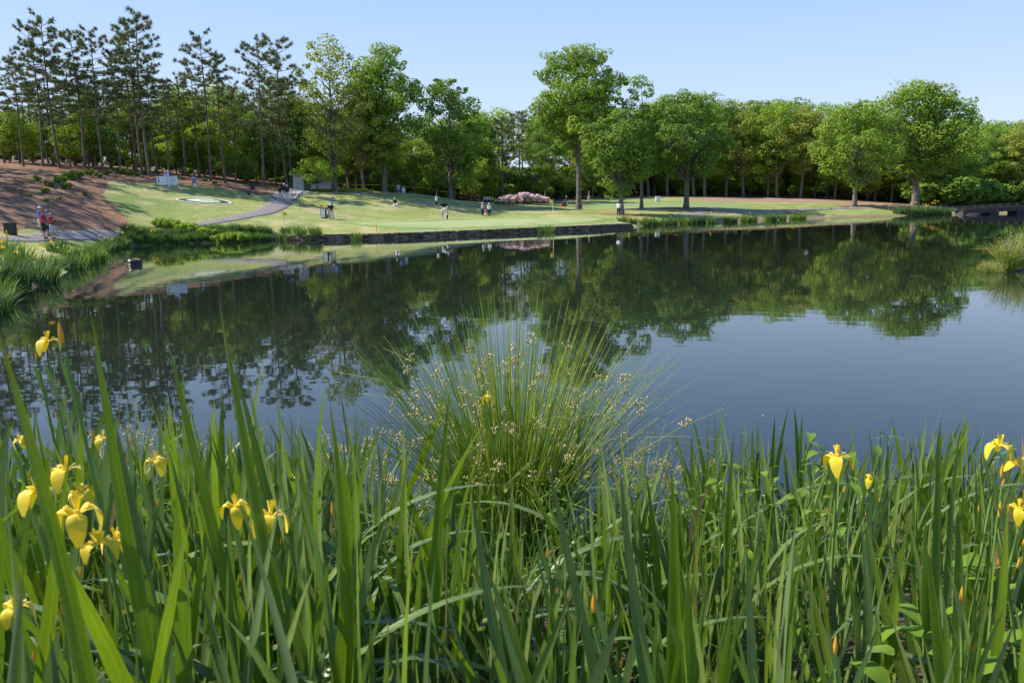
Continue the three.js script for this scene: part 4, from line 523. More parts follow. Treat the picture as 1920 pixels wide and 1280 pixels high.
// pose: bend (torso forward), legs/arms as [swing forward, spread, joint flex], sit
function person(label, pos, turn, o) {
  const { bend = 0, lookDown = 0, legs = [[0.04, 0.06, 0.04], [-0.06, 0.06, 0.02]], arms = [[0.1, 0.12, 0.25], [-0.05, 0.12, 0.3]], hip = 0.93, s = 1, build = 1 } = o;
  const hipC = [0, hip, 0], T = (v) => add(hipC, rotX(v, bend)), J = {};
  J.chest = T([0, 0.34, 0]); J.neck = T([0, 0.56, 0]); J.head = add(J.neck, rotX([0, 0.145, 0.02], bend * 0.7 + lookDown));
  ['L', 'R'].forEach((k, i) => { const sg = i ? 1 : -1, [sw, spd, fx] = legs[i]; J['hip' + k] = add(hipC, [sg * 0.095, -0.02, 0]); const th = rotX([sg * Math.sin(spd) * 0.43, -0.43 * Math.cos(spd), 0], -sw), sh = rotX([sg * Math.sin(spd) * 0.1, -0.415, 0], -sw + fx); J['knee' + k] = add(J['hip' + k], th); J['ank' + k] = add(J['knee' + k], sh);
    const [as, ao, af] = arms[i]; J['sho' + k] = T([sg * 0.19, 0.5, 0]); const ua = rotX([sg * Math.sin(ao) * 0.29, -0.29 * Math.cos(ao), 0], -as), fa = rotX([sg * Math.sin(ao) * -0.06, -0.26, 0], -as - af); J['elb' + k] = add(J['sho' + k], ua); J['wri' + k] = add(J['elb' + k], fa); J['fa' + k] = [-as - af]; });
  const torso = (x, y, z, e) => { let d = 9; for (const k of ['L', 'R']) { const sg = k === 'L' ? -1 : 1; d = smin(d, cap(x, y, z, add(hipC, [sg * 0.065, 0.02, 0]), T([sg * 0.085, 0.4, 0]), 0.105 * build + e, 0.105 * build + e), 0.05); d = smin(d, cap(x, y, z, T([sg * 0.06, 0.5, -0.01]), J['sho' + k], 0.06 + e, 0.052 + e), 0.06); } return smin(d, cap(x, y, z, T([0, 0.12, 0.04 * build]), T([0, 0.3, 0.02]), 0.1 * build + e, 0.09 + e), 0.05); };
  const arm = (x, y, z, e, f) => { let d = 9; for (const k of ['L', 'R']) { const a = J['sho' + k], b = J['elb' + k], q = [0, 1, 2].map((n) => lerp(a[n], b[n], Math.min(1, f))); d = Math.min(d, cap(x, y, z, a, q, 0.052 + e, 0.044 + e)); if (f > 1) d = smin(d, cap(x, y, z, b, J['wri' + k], 0.042 + e, 0.029 + e), 0.02); } return d; };
  const leg = (x, y, z, e, f) => { let d = 9; for (const k of ['L', 'R']) { const a = J['hip' + k], b = J['knee' + k], q = [0, 1, 2].map((n) => lerp(a[n], b[n], Math.min(1, f))); let dd = cap(x, y, z, a, q, 0.088 * build + e, 0.062 + e + (f < 1 ? 0.018 : 0)); if (f > 1) dd = smin(dd, cap(x, y, z, b, J['ank' + k], 0.058 + e, 0.036 + e), 0.03); d = Math.min(d, dd); } return d; };
  const all = Object.values(J).filter((v) => v.length === 3), lo = [0, 1, 2].map((k) => Math.min(...all.map((v) => v[k])) - 0.22), hi = [0, 1, 2].map((k) => Math.max(...all.map((v) => v[k])) + 0.2);
  const body = skin((x, y, z) => smin(smin(torso(x, y, z, -0.012), smin(arm(x, y, z, -0.004, 2), leg(x, y, z, -0.006, 2), 0.03), 0.04), cap(x, y, z, J.neck, J.head, 0.05, 0.045), 0.03), lo, hi, 0.022);
  const place = (g, p, ax, ay = 0, sx = 1) => { const m = new THREE.Matrix4().compose(V(...p), new THREE.Quaternion().setFromEuler(new THREE.Euler(ax, ay, 0)), V(sx, 1, 1)); const h = g.clone(); h.applyMatrix4(m); if (sx < 0) { const a = h.index.array; for (let i = 0; i < a.length; i += 3) { const t = a[i]; a[i] = a[i + 1]; a[i + 1] = t; } h.computeVertexNormals(); } return h; };
  const g = mergeGeometries([body, place(headGeo, J.head, bend * 0.7 + lookDown, o.look ?? 0), place(handGeo, J.wriR, J.faR[0]), place(handGeo, J.wriL, J.faL[0], 0, -1)]);
  const root = thing('person', label, 'person', pos, turn); root.scale.setScalar(s);
  part('body', g, skinM, root);
  part('shirt', skin((x, y, z) => Math.max(smin(torso(x, y, z, 0.014), arm(x, y, z, 0.016, o.sleeve ?? 0.75), 0.03), -cap(x, y, z, T([0, 0.62, 0.03]), T([0, 0.72, 0.03]), 0.075, 0.09)), lo, hi, 0.022), o.shirt, root);
  part(o.long ? 'trousers' : 'shorts', skin((x, y, z) => smin(leg(x, y, z, 0.02, o.long ? 1.9 : 0.9), cap(x, y, z, add(hipC, [-0.06, 0.01, 0]), add(hipC, [0.06, 0.01, 0]), 0.118 * build, 0.118 * build), 0.05), lo, hi, 0.022), o.pants, root);
  for (const k of ['L', 'R']) { const sg = new THREE.SphereGeometry(1, 12, 8); sg.scale(0.05, 0.05, 0.135); const m = part('shoe', sg, o.shoes ?? C.white(), root); const a = J['ank' + k]; m.position.set(a[0], a[1] - 0.035, a[2] + 0.055); m.rotation.x = o.sit ? -0.9 : 0; }
  if (o.cap) { const cg = new THREE.SphereGeometry(0.105, 16, 8, 0, 6.2832, 0, 1.6); const br = new THREE.CylinderGeometry(o.hat ? 0.19 : 0.09, o.hat ? 0.19 : 0.09, 0.012, 18); if (!o.hat) br.translate(0, 0, 0.085); const m = part('cap', mergeGeometries([cg.toNonIndexed(), br.toNonIndexed()]), o.cap, root); m.position.set(...add(J.head, rotX([0, 0.045, -0.01], bend * 0.7 + lookDown))); m.rotation.set(bend * 0.7 + lookDown, o.look ?? 0, 0, 'YXZ'); }
  else { const hg = new THREE.SphereGeometry(0.1, 14, 8, 0, 6.2832, 0, 1.75); const m = part('hair', hg, mat([0.06, 0.04, 0.025]), root); m.position.set(...add(J.head, rotX([0, 0.035, -0.018], bend * 0.7 + lookDown))); m.rotation.x = bend * 0.7 - 0.25; }
  return root;
}
const W2 = Math.PI / 2, walk = [[0.32, 0.05, 0.1], [-0.25, 0.05, 0.25]];
person('person in a bright blue shirt and white cap on the shaded path', at(72.5, 54.4, 0.06), W2 - 0.1, { shirt: C.blue(), pants: C.cream(), cap: C.white(), arms: [[0.2, 0.1, 0.9], [0.1, 0.1, 0.6]], s: 1.05, build: 1.1 });
person('stout person in a red shirt, black shorts and maroon cap on the shaded path', at(76.8, 53.3, 0.06), W2 + 0.2, { shirt: C.red(), pants: C.black(), cap: fab('m', [0.18, 0.02, 0.05]), build: 1.3, s: 1.03, arms: [[0.15, 0.15, 0.5], [0.3, 0.12, 0.7]], shoes: C.black() });
person('person in a grey and black top between two red shirts on the path', at(84.5, 54.6, 0.06), W2, { shirt: C.grey(), pants: C.navy(), cap: C.grey(), s: 0.98, shoes: C.black() });
person('person in a red shirt and pale shorts with folded arms on the path', at(92.5, 53.8, 0.06), W2 - 0.2, { shirt: C.red(), pants: fab('ps', [0.5, 0.52, 0.6]), cap: C.grey(), s: 0.97, arms: [[0.45, 0.05, 1.7], [0.45, 0.05, 1.7]], shoes: C.black() });
person('shorter dark shirted person walking up the path on the left', at(526.5, 94, 0.05), Math.PI - 0.3, { shirt: C.black(), pants: C.khaki(), long: true, legs: walk, s: 0.93 });
person('dark shirted person in a white hat in the middle of the path group', at(534.5, 95, 0.05), Math.PI - 0.2, { shirt: C.black(), pants: C.khaki(), long: true, cap: C.white(), hat: true, legs: walk, s: 1.03 });
person('dark shirted person in a white hat at the right of the path group', at(539.5, 94, 0.05), Math.PI + 0.1, { shirt: C.black(), pants: C.cream(), long: true, cap: C.white(), hat: true, s: 1.05 });
person('person in a black shirt and white cap stooping beside the litter box', at(615.5, 84), 0.6, { shirt: C.black(), pants: C.cream(), cap: C.white(), bend: 0.75, arms: [[0.6, 0.1, 0.5], [0.5, 0.1, 0.6]], sleeve: 0.8 });
person('second stooping person in black shirt and white trousers by the sign post', at(620.5, 84.4), 0.2, { shirt: C.black(), pants: C.white(), long: true, bend: 0.6, arms: [[0.5, 0.1, 0.6], [0.6, 0.1, 0.5]] });
person('person in black with a white cap sitting on the grass slope', at(740, 101, -0.02), 0.35, { shirt: C.black(), pants: C.white(), long: true, cap: C.white(), hip: 0.13, sit: true, bend: 0.15, legs: [[1.95, 0.12, 1.35], [1.9, 0.1, 1.2]], arms: [[0.9, 0.2, 0.5], [0.8, 0.2, 0.6]], sleeve: 2 });
person('caddie in a white bib and dark shorts standing on the slope', at(818.5, 106), W2 - 0.3, { shirt: C.white(), pants: C.navy(), cap: C.navy(), arms: [[0.5, 0.1, 1.9], [0.1, 0.1, 0.5]], s: 1.03 });
person('caddie in a white bib bending over a golf bag', at(828.5, 92), W2 - 0.2, { shirt: fab('pv', [0.6, 0.6, 0.72]), pants: C.khaki(), cap: C.white(), bend: 1.0, arms: [[1.1, 0.1, 0.3], [1.2, 0.1, 0.2]] });
person('caddie in a white bib over red holding a bag at the edge of the green', at(904.5, 105), W2 - 0.5, { shirt: fab('pk', [0.62, 0.5, 0.55]), pants: C.navy(), long: true, cap: C.white(), arms: [[0.5, 0.1, 0.9], [0.3, 0.1, 1]] });
person('golfer in a white shirt and dark trousers with his back to the pond', at(917, 103.8), 3.4, { shirt: C.white(), pants: C.black(), long: true, cap: C.white(), arms: [[0.35, 0.2, 0.5], [0.3, 0.2, 0.5]], bend: 0.08 });
person('golfer in a dark navy shirt and white trousers near the big oak', at(1064, 137), -W2 - 0.2, { shirt: C.navy(), pants: C.white(), long: true, cap: C.white(), bend: 0.2, arms: [[0.7, 0.1, 0.4], [0.6, 0.1, 0.5]] });
person('person in a white shirt and dark trousers below the dark trunked oak', at(1160, 104), 2.7, { shirt: C.white(), pants: C.black(), long: true, arms: [[0.2, 0.12, 0.6], [0.1, 0.12, 0.5]], s: 1.02 });
person('far person in pale clothes walking at the edge of the wood', at(1104.5, 160), W2, { shirt: C.cream(), pants: C.cream(), long: true, cap: C.white(), legs: walk });
person('spectator in a lilac shirt sitting at the crest of the mound', at(748, 119.5, 0.32), 0.3, { shirt: C.lilac(), pants: C.grey(), long: true, hip: 0.16, sit: true, legs: [[1.5, 0.1, 1.4], [1.5, 0.1, 1.4]], sleeve: 1 });
person('spectator in white sitting low right of the lilac shirt', at(757.5, 119, 0), 0.2, { shirt: C.white(), pants: C.white(), long: true, hip: 0.13, sit: true, cap: C.white(), legs: [[1.9, 0.12, 1.3], [1.9, 0.1, 1.3]] });
// golf bags
function golfBag(label, pos, turn, lean, c1, c2) {
  const b = thing('golf_bag', label, 'golf bag', pos, turn), k = new THREE.Group(); b.rotation.order = 'YXZ'; b.rotation.z = lean;
  part('body', new THREE.CylinderGeometry(0.15, 0.13, 0.82, 14), c1, b).position.y = 0.41; part('pocket', B(-0.1, 0.1, 0.12, 0.1, 0.5, 0.22), c2, b); part('collar', new THREE.TorusGeometry(0.15, 0.025, 8, 16), c2, b).rotation.x = W2; b.children[2].position.y = 0.82;
  for (let i = 0; i < 6; i++) { const a = i * 1.05, x = Math.cos(a) * 0.08, z = Math.sin(a) * 0.08; part('club', new MB().tube([[x, 0.7, z, 0.008], [x * 1.4, 1.08 + i * 0.015, z * 1.4, 0.008]], 5).geo(), darkMetal, b); const h = part('head_cover', new THREE.SphereGeometry(0.045, 8, 6), i % 2 ? C.red() : C.black(), b); h.position.set(x * 1.4, 1.1 + i * 0.015, z * 1.4); }
  return b;
}
golfBag('white and black golf bag with red club covers in front of the bending caddie', at(836.5, 91.8), 0.3, -0.08, C.white(), C.black()); golfBag('red and white golf bag held by the caddie at the green', at(908, 104.6), 0.6, -0.25, C.red(), C.white()); golfBag('dark green golf bag beside the golfer in navy', at(1060.8, 137), 0.2, 0.05, fab('gb', [0.03, 0.12, 0.1]), C.black());
single('red_cooler', new MB().box(-0.3, 0, -0.2, 0.3, 0.34, 0.2).box(-0.32, 0.345, -0.22, 0.32, 0.42, 0.22).geo(true), C.red(), 'small red cooler on the grass left of the golfer in navy', 'cooler', at(1056, 136.5), 0.3);

// ------------------------------------------------------------------ waterside plants across the pond
const bladeM = (c) => new THREE.MeshPhysicalMaterial({ color: lin(...c), vertexColors: true, roughness: 0.9, transmission: 0.4, thickness: 0, side: THREE.DoubleSide, specularIntensity: 0.5 });
const petalM = new THREE.MeshPhysicalMaterial({ color: lin(0.86, 0.58, 0.015), roughness: 0.8, transmission: 0.35, thickness: 0, side: THREE.DoubleSide });
function tuftGeo(seed, n, H, R, w, spread = 0.45) {
  const r = rng(seed), m = new MB();
  for (let i = 0; i < n; i++) { const a = r() * 6.283, q = Math.sqrt(r()) * R, x = Math.cos(a) * q, z = Math.sin(a) * q, L = H * (0.6 + r() * 0.45) * (1 - 0.25 * q / R), out = spread * (0.3 + r()) * (0.35 + q / R), dx = Math.cos(a + jit(r, 0.9)) * out, dz = Math.sin(a + jit(r, 0.9)) * out, f = r() * 6.283, wx = Math.cos(f) * w * 0.5, wz = Math.sin(f) * w * 0.5, b = 0.75 + r() * 0.5, c = [b * (0.9 + r() * 0.35), b, b * (0.8 + 0.5 * r())], S = 4; let p = -1;
    for (let k = 0; k <= S; k++) { const s = k / S, t = Math.max(0.04, 1 - Math.pow(s, 2.4)), X = x + dx * L * s * s, Z = z + dz * L * s * s, Y = -0.1 + L * (s - 0.28 * out * s * s * s); const v = m.v(X - wx * t, Y, Z - wz * t, c); m.v(X + wx * t, Y, Z + wz * t, c); if (p >= 0) m.quad(p, p + 1, v + 1, v); p = v; } }
  return m.geo();
}
function blooms(seed, n, H, R) { const r = rng(seed), m = new MB(); for (let i = 0; i < n; i++) { const a = r() * 6.283, q = Math.sqrt(r()) * R, x = Math.cos(a) * q, z = Math.sin(a) * q, y = H * (0.75 + r() * 0.3); for (let k = 0; k < 3; k++) { const b = a + k * 2.094, c = Math.cos(b), s = Math.sin(b), u = 0.045; const v = m.v(x, y, z); m.v(x + c * 0.05 - s * u, y + 0.02, z + s * 0.05 + c * u); m.v(x + c * 0.1, y - 0.05, z + s * 0.1); m.v(x + c * 0.05 + s * u, y + 0.02, z + s * 0.05 - c * u); m.quad(v, v + 1, v + 2, v + 3); const t = m.v(x + c * 0.01 - s * 0.02, y, z + s * 0.01 + c * 0.02); m.v(x + c * 0.03, y + 0.08, z + s * 0.03); m.v(x + c * 0.01 + s * 0.02, y, z + s * 0.01 - c * 0.02); m.tri(t, t + 1, t + 2); } } return m.geo(true); }
const tuftMs = [bladeM([0.14, 0.26, 0.03]), bladeM([0.1, 0.19, 0.04]), bladeM([0.2, 0.32, 0.04])];
const irisP = [1, 2, 3, 4].map((s) => { const o = new THREE.Group(); o.userData = { base: 'iris_clump', category: 'iris clump' }; part('leaves', tuftGeo(400 + s, 110, 1.2, 0.42, 0.055), tuftMs[s % 2], o, 'stuff'); part('flowers', blooms(420 + s, 3, 1.15, 0.5), petalM, o, 'stuff'); return o; });
const bare = irisP.map((p) => { const o = new THREE.Group(); o.userData = { base: 'iris_clump', category: 'iris clump' }; o.add(p.children[0].clone()); return o; });
const sedge = [1, 2].map((s) => { const o = new THREE.Group(); o.userData = { base: 'grass_tuft', category: 'grass tuft' }; part('leaves', tuftGeo(440 + s, 90, 0.7, 0.4, 0.03, 0.8), bladeM([0.2, 0.19, 0.07]), o, 'stuff'); return o; });
{
  const r = rng(61), put = (p, x, z, s, label, group, lift = 0) => copyOf(p, label, [x, Math.max(gy(x, z), 0) + lift - 0.05, z], r() * 6.28, s, group);
  const sh = (px, py, back) => { const [x, z] = onWater(px, py), L = Math.hypot(x, z); return [x * (1 + back / L), z * (1 + back / L)]; };
  // big clumps on the left bank, nearest first
  const big = [[-45, 600, 0.5], [-20, 590, 0.5], [-60, 590, 1.5], [-12, 572, 0.5], [-30, 560, 0.6], [2, 554, 0.5], [14, 548, 1], [30, 549, 0.5], [66, 536, 0.5], [84, 531, 0.5], [76, 528, 1.4], [40, 530, 3.2], [124, 509, 0.5], [142, 506, 0.5], [134, 500, 1.5], [166, 496, 0.7], [184, 490, 0.6], [172, 488, 2.2], [110, 502, 3.4], [10, 520, 4]];
  for (const [px, py, b] of big) { const [x, z] = sh(px, py, b); put(r() < 0.6 ? irisP[Math.floor(r() * 4)] : bare[Math.floor(r() * 4)], x, z, 1.05 + r() * 0.3, 'large iris clump on the near left bank', 'iris clumps on the near left bank'); }
  // hedge of iris and low shrubs along the far left shore
  for (let px = 196; px < 505; px += 5.5) { const py = px < 240 ? lerp(474, 461, (px - 196) / 44) : lerp(461, 451, (px - 240) / 265); for (let k = 0; k < 2; k++) { const [x, z] = sh(px + jit(r, 3), py, 0.25 + k * 1.3 + r() * 0.5); put(px < 300 && r() < 0.3 ? irisP[Math.floor(r() * 4)] : bare[Math.floor(r() * 4)], x, z, 0.75 + r() * 0.3, 'iris clump in the green hedge along the far left shore', 'hedge of iris along the far left shore'); } }
  for (let px = 300; px < 455; px += 11) { const [x, z] = sh(px, 456, 1 + r()); const o = put(variant(bushes[Math.floor(r() * 3)], G.lime), x, z, 0.42 + r() * 0.12, 'low bright green shrub behind the far left shore', 'low shrubs on the far left shore'); o.userData.category = 'shrub'; }
  const clump = (px, py, b, s, label, fl = true, lift = 0) => { const [x, z] = sh(px, py, b); return put(fl ? irisP[Math.floor(r() * 4)] : bare[Math.floor(r() * 4)], x, z, s, label, null, lift); };
  [[528, 450], [540, 450], [553, 450], [566, 450], [580, 450], [594, 449.6], [536, 449], [560, 449], [588, 449]].forEach(([px, py], i) => { const [x, z] = sh(px, py, -0.25 + (i > 5 ? 0.4 : 0)); put(bare[i % 4], x, z, 0.95 + r() * 0.15, 'iris clump in the row before the left end of the stone wall', 'iris row before the left end of the wall'); });
  clump(668, 449.5, -0.3, 1.05, 'single iris clump with yellow flowers against the pale end of the wall'); clump(1016, 436, -0.3, 0.95, 'left of two iris clumps against the dark stone wall', false); clump(1031, 435, -0.3, 1.0, 'right of two iris clumps against the dark stone wall', false);
  [[1166, 427, 3], [1176, 426.5, 3.4], [1188, 426, 3]].forEach(([px, py, b], i) => put(bare[i], ...sh(px, py, b), 1.0, 'iris clump on the bank before the white shirted person', 'iris clumps before the white shirted person'));
  const far = [1207, 1214, 1224, 1240, 1252, 1262, 1281, 1290, 1299, 1312, 1322, 1332, 1366, 1376, 1396, 1403, 1412, 1441, 1449, 1467, 1488, 1496, 1505]; far.forEach((px) => put(r() < 0.35 ? irisP[Math.floor(r() * 4)] : bare[Math.floor(r() * 4)], ...sh(px, 424 - (px - 1203) * 0.048 + (px > 1330 ? 1 : 0), 0.5 + r() * 0.6), 1.05 + r() * 0.35, 'iris clump on the far shore right of the stone wall', 'iris clumps on the far right shore'));
  for (let px = 1205; px < 1800; px += 7) { const py = 424 - (px - 1203) * 0.0475 + 3.5 * Math.sin((px - 1203) / 597 * 3.14) * -0.6; if (r() < 0.35) continue; put(sedge[px % 2], ...sh(px + jit(r, 3), py, 0.5 + r() * 0.9), 0.45 + r() * 0.5, 'dry grass tuft on the far shore', 'grass tufts on the far shore'); }
  for (const px of [1684, 1700, 1708, 1717, 1726, 1738, 1744, 1752, 1764, 1776]) put(px > 1725 && px < 1760 ? irisP[px % 4] : bare[px % 4], ...sh(px, 404.5 - (px - 1690) * 0.02, 0.9 + r()), 1.5 + r() * 0.4, px > 1725 && px < 1760 ? 'yellow flowered iris clump on the shore near the footbridge' : 'plain iris clump on the shore below the great oak', px > 1725 && px < 1760 ? 'yellow iris near the footbridge' : 'plain iris below the great oak');
  // shrubs and tufts on the straw bank
  const bed = [[24, 358, 0.5], [57, 345, 0.4], [88, 362, 0.45], [50, 368, 0.4], [75, 340, 0.5], [97, 352, 0.6], [118, 345, 0.7], [135, 338, 0.8], [150, 335, 0.8], [130, 356, 0.6], [208, 330, 0.6], [235, 328, 0.8], [246, 329, 0.6], [262, 331, 0.5], [282, 329, 0.6], [300, 327, 0.5], [345, 338, 0.4], [388, 341, 0.4], [405, 345, 0.35], [160, 368, 0.3], [110, 375, 0.3], [86, 378, 0.3], [176, 330, 0.7], [190, 334, 0.5]];
  for (const [px, py, s] of bed) { const D = hitD(px, py, 50, 110), x = colX(px, D); if (px < 60 && s < 0.6) put(sedge[1], x, -D, 1.3, 'grey green grass tuft on the straw bank', 'grass tufts on the straw bank'); else { const o = put(bushSet[Math.floor(r() * 6)], x, -D, s * 0.62, 'small shrub planted in the straw bank', 'small shrubs on the straw bank'); } }
  // pink azalea, ground cover by the shelter
  const az = thing('azalea', 'wide azalea bush covered in pale pink blossom at the edge of the wood', 'azalea', at(980, 131)), lv = new MB(), bl = new MB(), st = new MB();
  for (let i = 0; i < 60; i++) { const x = jit(r, 4.1), y = 0.5 + r() * 1.1 * (1 - (x / 4.6) ** 2), z = jit(r, 1.1); st.tube([[x * 0.85, -0.1, z * 0.5, 0.03], [x, y, z, 0.01]], 4); leafBall(lv, r, [x, y, z], 0.5, 60, 0.2, 0.8); leafBall(bl, r, [x, y + 0.12, z + 0.12], 0.52, x < -2.4 ? 40 : 170, 0.2, 0.75, 0.25); }
  part('stems', st.geo(), bark.grey, az); part('foliage', lv.geo(true), G.deep, az); part('blossom', bl.geo(true), leafM([0.9, 0.68, 0.76], 0.25), az);
  for (let px = 592; px < 705; px += 9) put(variant(bushes[px % 3], G.lime), colX(px, 111.5 + (px - 590) * 0.04), -(111.5 + (px - 590) * 0.04), 0.28, 'low bright ground cover shrub beside the shelter', 'ground cover by the shelter');
}

// ------------------------------------------------------------------ the near bank: yellow flag iris, rushes, weeds
const veinMap = dataTex(128, 256, (u, v) => { const a = pnoise(u * 22, 0.5, 22), b = pnoise(u * 64, v * 3, 64), n = pnoise(u * 5, v * 14, 5), s = 0.58 + 0.48 * a + 0.16 * b; const mott = 0.9 + 0.2 * n; let c = [s * mott * 1.02, s * mott, s * mott * 0.95]; const sp = pnoise(u * 18, v * 40, 18) > 0.86 && pnoise(u * 4 + 2, v * 6, 4) > 0.55; if (v > 0.955 + 0.03 * n || sp) c = [c[0] * 1.5, c[1] * 0.85, c[2] * 0.6]; return c.map((k) => k * 0.92); }, true);
const veinBump = dataTex(128, 64, (u, v) => { const h = 0.5 + 0.5 * Math.sin(u * 6.2832 * 13); return [h, h, h]; });
const ribM = (c, t = 0.42, coat = 0.15) => new THREE.MeshPhysicalMaterial({ color: lin(...c), map: veinMap, bumpMap: veinBump, bumpScale: 0.0005, roughness: 0.88, transmission: t, thickness: 0, specularIntensity: 0.35, clearcoat: coat, clearcoatRoughness: 0.34, side: THREE.DoubleSide });
const leafMs = [ribM([0.21, 0.36, 0.016], 0.52), ribM([0.165, 0.3, 0.03], 0.45, 0.6), ribM([0.27, 0.42, 0.012], 0.55), ribM([0.16, 0.28, 0.075], 0.34, 0.8), ribM([0.19, 0.32, 0.014], 0.5)], dryM = ribM([0.4, 0.3, 0.13], 0.3);
// a sword leaf one metre long in the xy plane: lean and sickle in its own plane, droop out of it
function swordLeaf({ w = 0.03, tilt = 0, sickle = 0.1, droop = 0.2, dp = 2, fold = 0, S = 11, twist = 0 }) {
  const m = new MB(); let x = 0, y = 0, z = 0, p = -1;
  for (let k = 0; k <= S; k++) {
    const s = k / S, a = tilt + sickle * s * s, b = droop * Math.pow(s, dp) + (fold && s > 0.62 ? fold * sstep(0.62, 0.78, s) : 0), tx = Math.sin(a) * Math.cos(b), ty = Math.cos(a) * Math.cos(b), tz = Math.sin(b);
    if (k) { x += tx / S; y += ty / S; z += tz / S; }
    const T = V(tx, ty, tz), N0 = V(-Math.sin(a) * Math.sin(b), -Math.cos(a) * Math.sin(b), Math.cos(b)), tw = twist * s, Wd = V().crossVectors(T, N0).normalize(), N = N0.clone().normalize(), wd = Wd.multiplyScalar(Math.cos(tw)).add(N.clone().multiplyScalar(Math.sin(tw)));
    const prof = s < 0.5 ? 0.8 + 0.4 * s : Math.pow(Math.max(0, 1 - Math.pow((s - 0.5) / 0.5, 1.9)), 0.9), h = w * 0.5 * Math.max(prof, 0.015), r = w * 0.1 * prof;
    const i = m.v(x - wd.x * h, y - wd.y * h, z - wd.z * h, null, 0, s); m.v(x + N.x * r, y + N.y * r, z + N.z * r, null, 0.5, s); m.v(x + wd.x * h, y + wd.y * h, z + wd.z * h, null, 1, s);
    if (p >= 0) { m.quad(p, p + 1, i + 1, i); m.quad(p + 1, p + 2, i + 2, i + 1); } p = i;
  }
  return m.geo();
}
const lr = rng(501), upright = [], arching = [], folded = [], bows = [2.0, 1.7, 2.3, -1.9, -2.2, -1.6].map((d, i) => swordLeaf({ w: 0.022 + 0.002 * i, sickle: 0.05 * (i - 3), droop: d, dp: 1.15 + 0.15 * (i % 3), S: 14, twist: 0.12 * (i - 2) }));
for (let i = 0; i < 16; i++) upright.push(swordLeaf({ w: 0.024 + lr() * 0.012, sickle: jit(lr, 0.22), droop: jit(lr, 0.3), dp: 2 + lr(), twist: jit(lr, 0.6) }));
for (let i = 0; i < 7; i++) arching.push(swordLeaf({ w: 0.02 + lr() * 0.012, sickle: jit(lr, 0.35), droop: (lr() < 0.5 ? -1 : 1) * (1.1 + lr() * 0.9), dp: 1.6 + lr(), twist: jit(lr, 0.8) }));
for (let i = 0; i < 5; i++) folded.push(swordLeaf({ w: 0.024 + lr() * 0.01, sickle: jit(lr, 0.2), droop: jit(lr, 0.2), fold: (lr() < 0.5 ? -1 : 1) * (1.3 + lr() * 0.8) }));
function addLeaf(o, geo, m, x, z, yaw, tilt, len, wid = 1) { const k = part('leaf', geo, m, o); k.position.set(x, -0.04, z); k.rotation.order = 'YZX'; k.rotation.set(0, yaw, tilt); k.scale.set(len * wid, len, len * wid); return k; }
// flower: three falls, three standards, three style arms
function petal(L, w, rise, drop, ruff, seed) { const m = new MB(), S = 6, r = rng(seed); let p = -1; for (let k = 0; k <= S; k++) { const s = k / S, x = L * Math.sin(s * 1.75) * 0.75, y = rise * Math.sin(s * 2.2) - drop * s * s * s, h = w * 0.5 * (0.25 + 0.75 * Math.sin(Math.PI * Math.pow(s, 1.25) * 0.88 + 0.1)) * (k === S ? 0.45 : 1), e = ruff * jit(r, 1); const i = m.v(x, y + e * 0.5, -h, null, 0, s); m.v(x, y + w * 0.1, 0, null, 0.5, s); m.v(x, y - e * 0.5, h, null, 1, s); if (p >= 0) { m.quad(p, p + 1, i + 1, i); m.quad(p + 1, p + 2, i + 2, i + 1); } p = i; } return m.geo(); }
const fallG = [petal(0.075, 0.046, 0.022, 0.07, 0.008, 1), petal(0.07, 0.05, 0.018, 0.085, 0.01, 2)], standG = petal(0.016, 0.014, 0.045, -0.02, 0.003, 3), styleG = petal(0.045, 0.018, 0.026, 0.006, 0.004, 4);
const fallM = new THREE.MeshPhysicalMaterial({ color: lin(0.9, 0.68, 0.012), roughness: 0.75, transmission: 0.35, thickness: 0, side: THREE.DoubleSide, map: dataTex(64, 64, (u, v) => { const c = Math.abs(u - 0.5), s = v > 0.25 && v < 0.6 && c < 0.2 && pnoise(u * 30, v * 4, 30) > 0.6 ? 0.72 : 1; return [s, s * (0.95 + 0.05 * s), 0.9]; }, true) });
const budM = mat([0.8, 0.4, 0.01], { roughness: 0.7, transmission: 0.2, thickness: 0 }), stemM = mat([0.13, 0.24, 0.04], { roughness: 0.8 }), spatheM = mat([0.2, 0.3, 0.06], { roughness: 0.85, transmission: 0.25, thickness: 0, side: THREE.DoubleSide });
function addFlower(o, x, y, z, yaw, s = 1, tip = 0) { const f = new THREE.Group(); f.name = 'flower'; f.position.set(x, y, z); f.rotation.set(tip, yaw, tip * 0.5); f.scale.setScalar(s * 0.72); o.add(f); for (let k = 0; k < 3; k++) { const a = k * 2.094; part('fall', fallG[k % 2], fallM, f).rotation.y = a; part('style_arm', styleG, fallM, f).rotation.y = a + 0.1; part('standard', standG, fallM, f).rotation.y = a + 1.047; } }
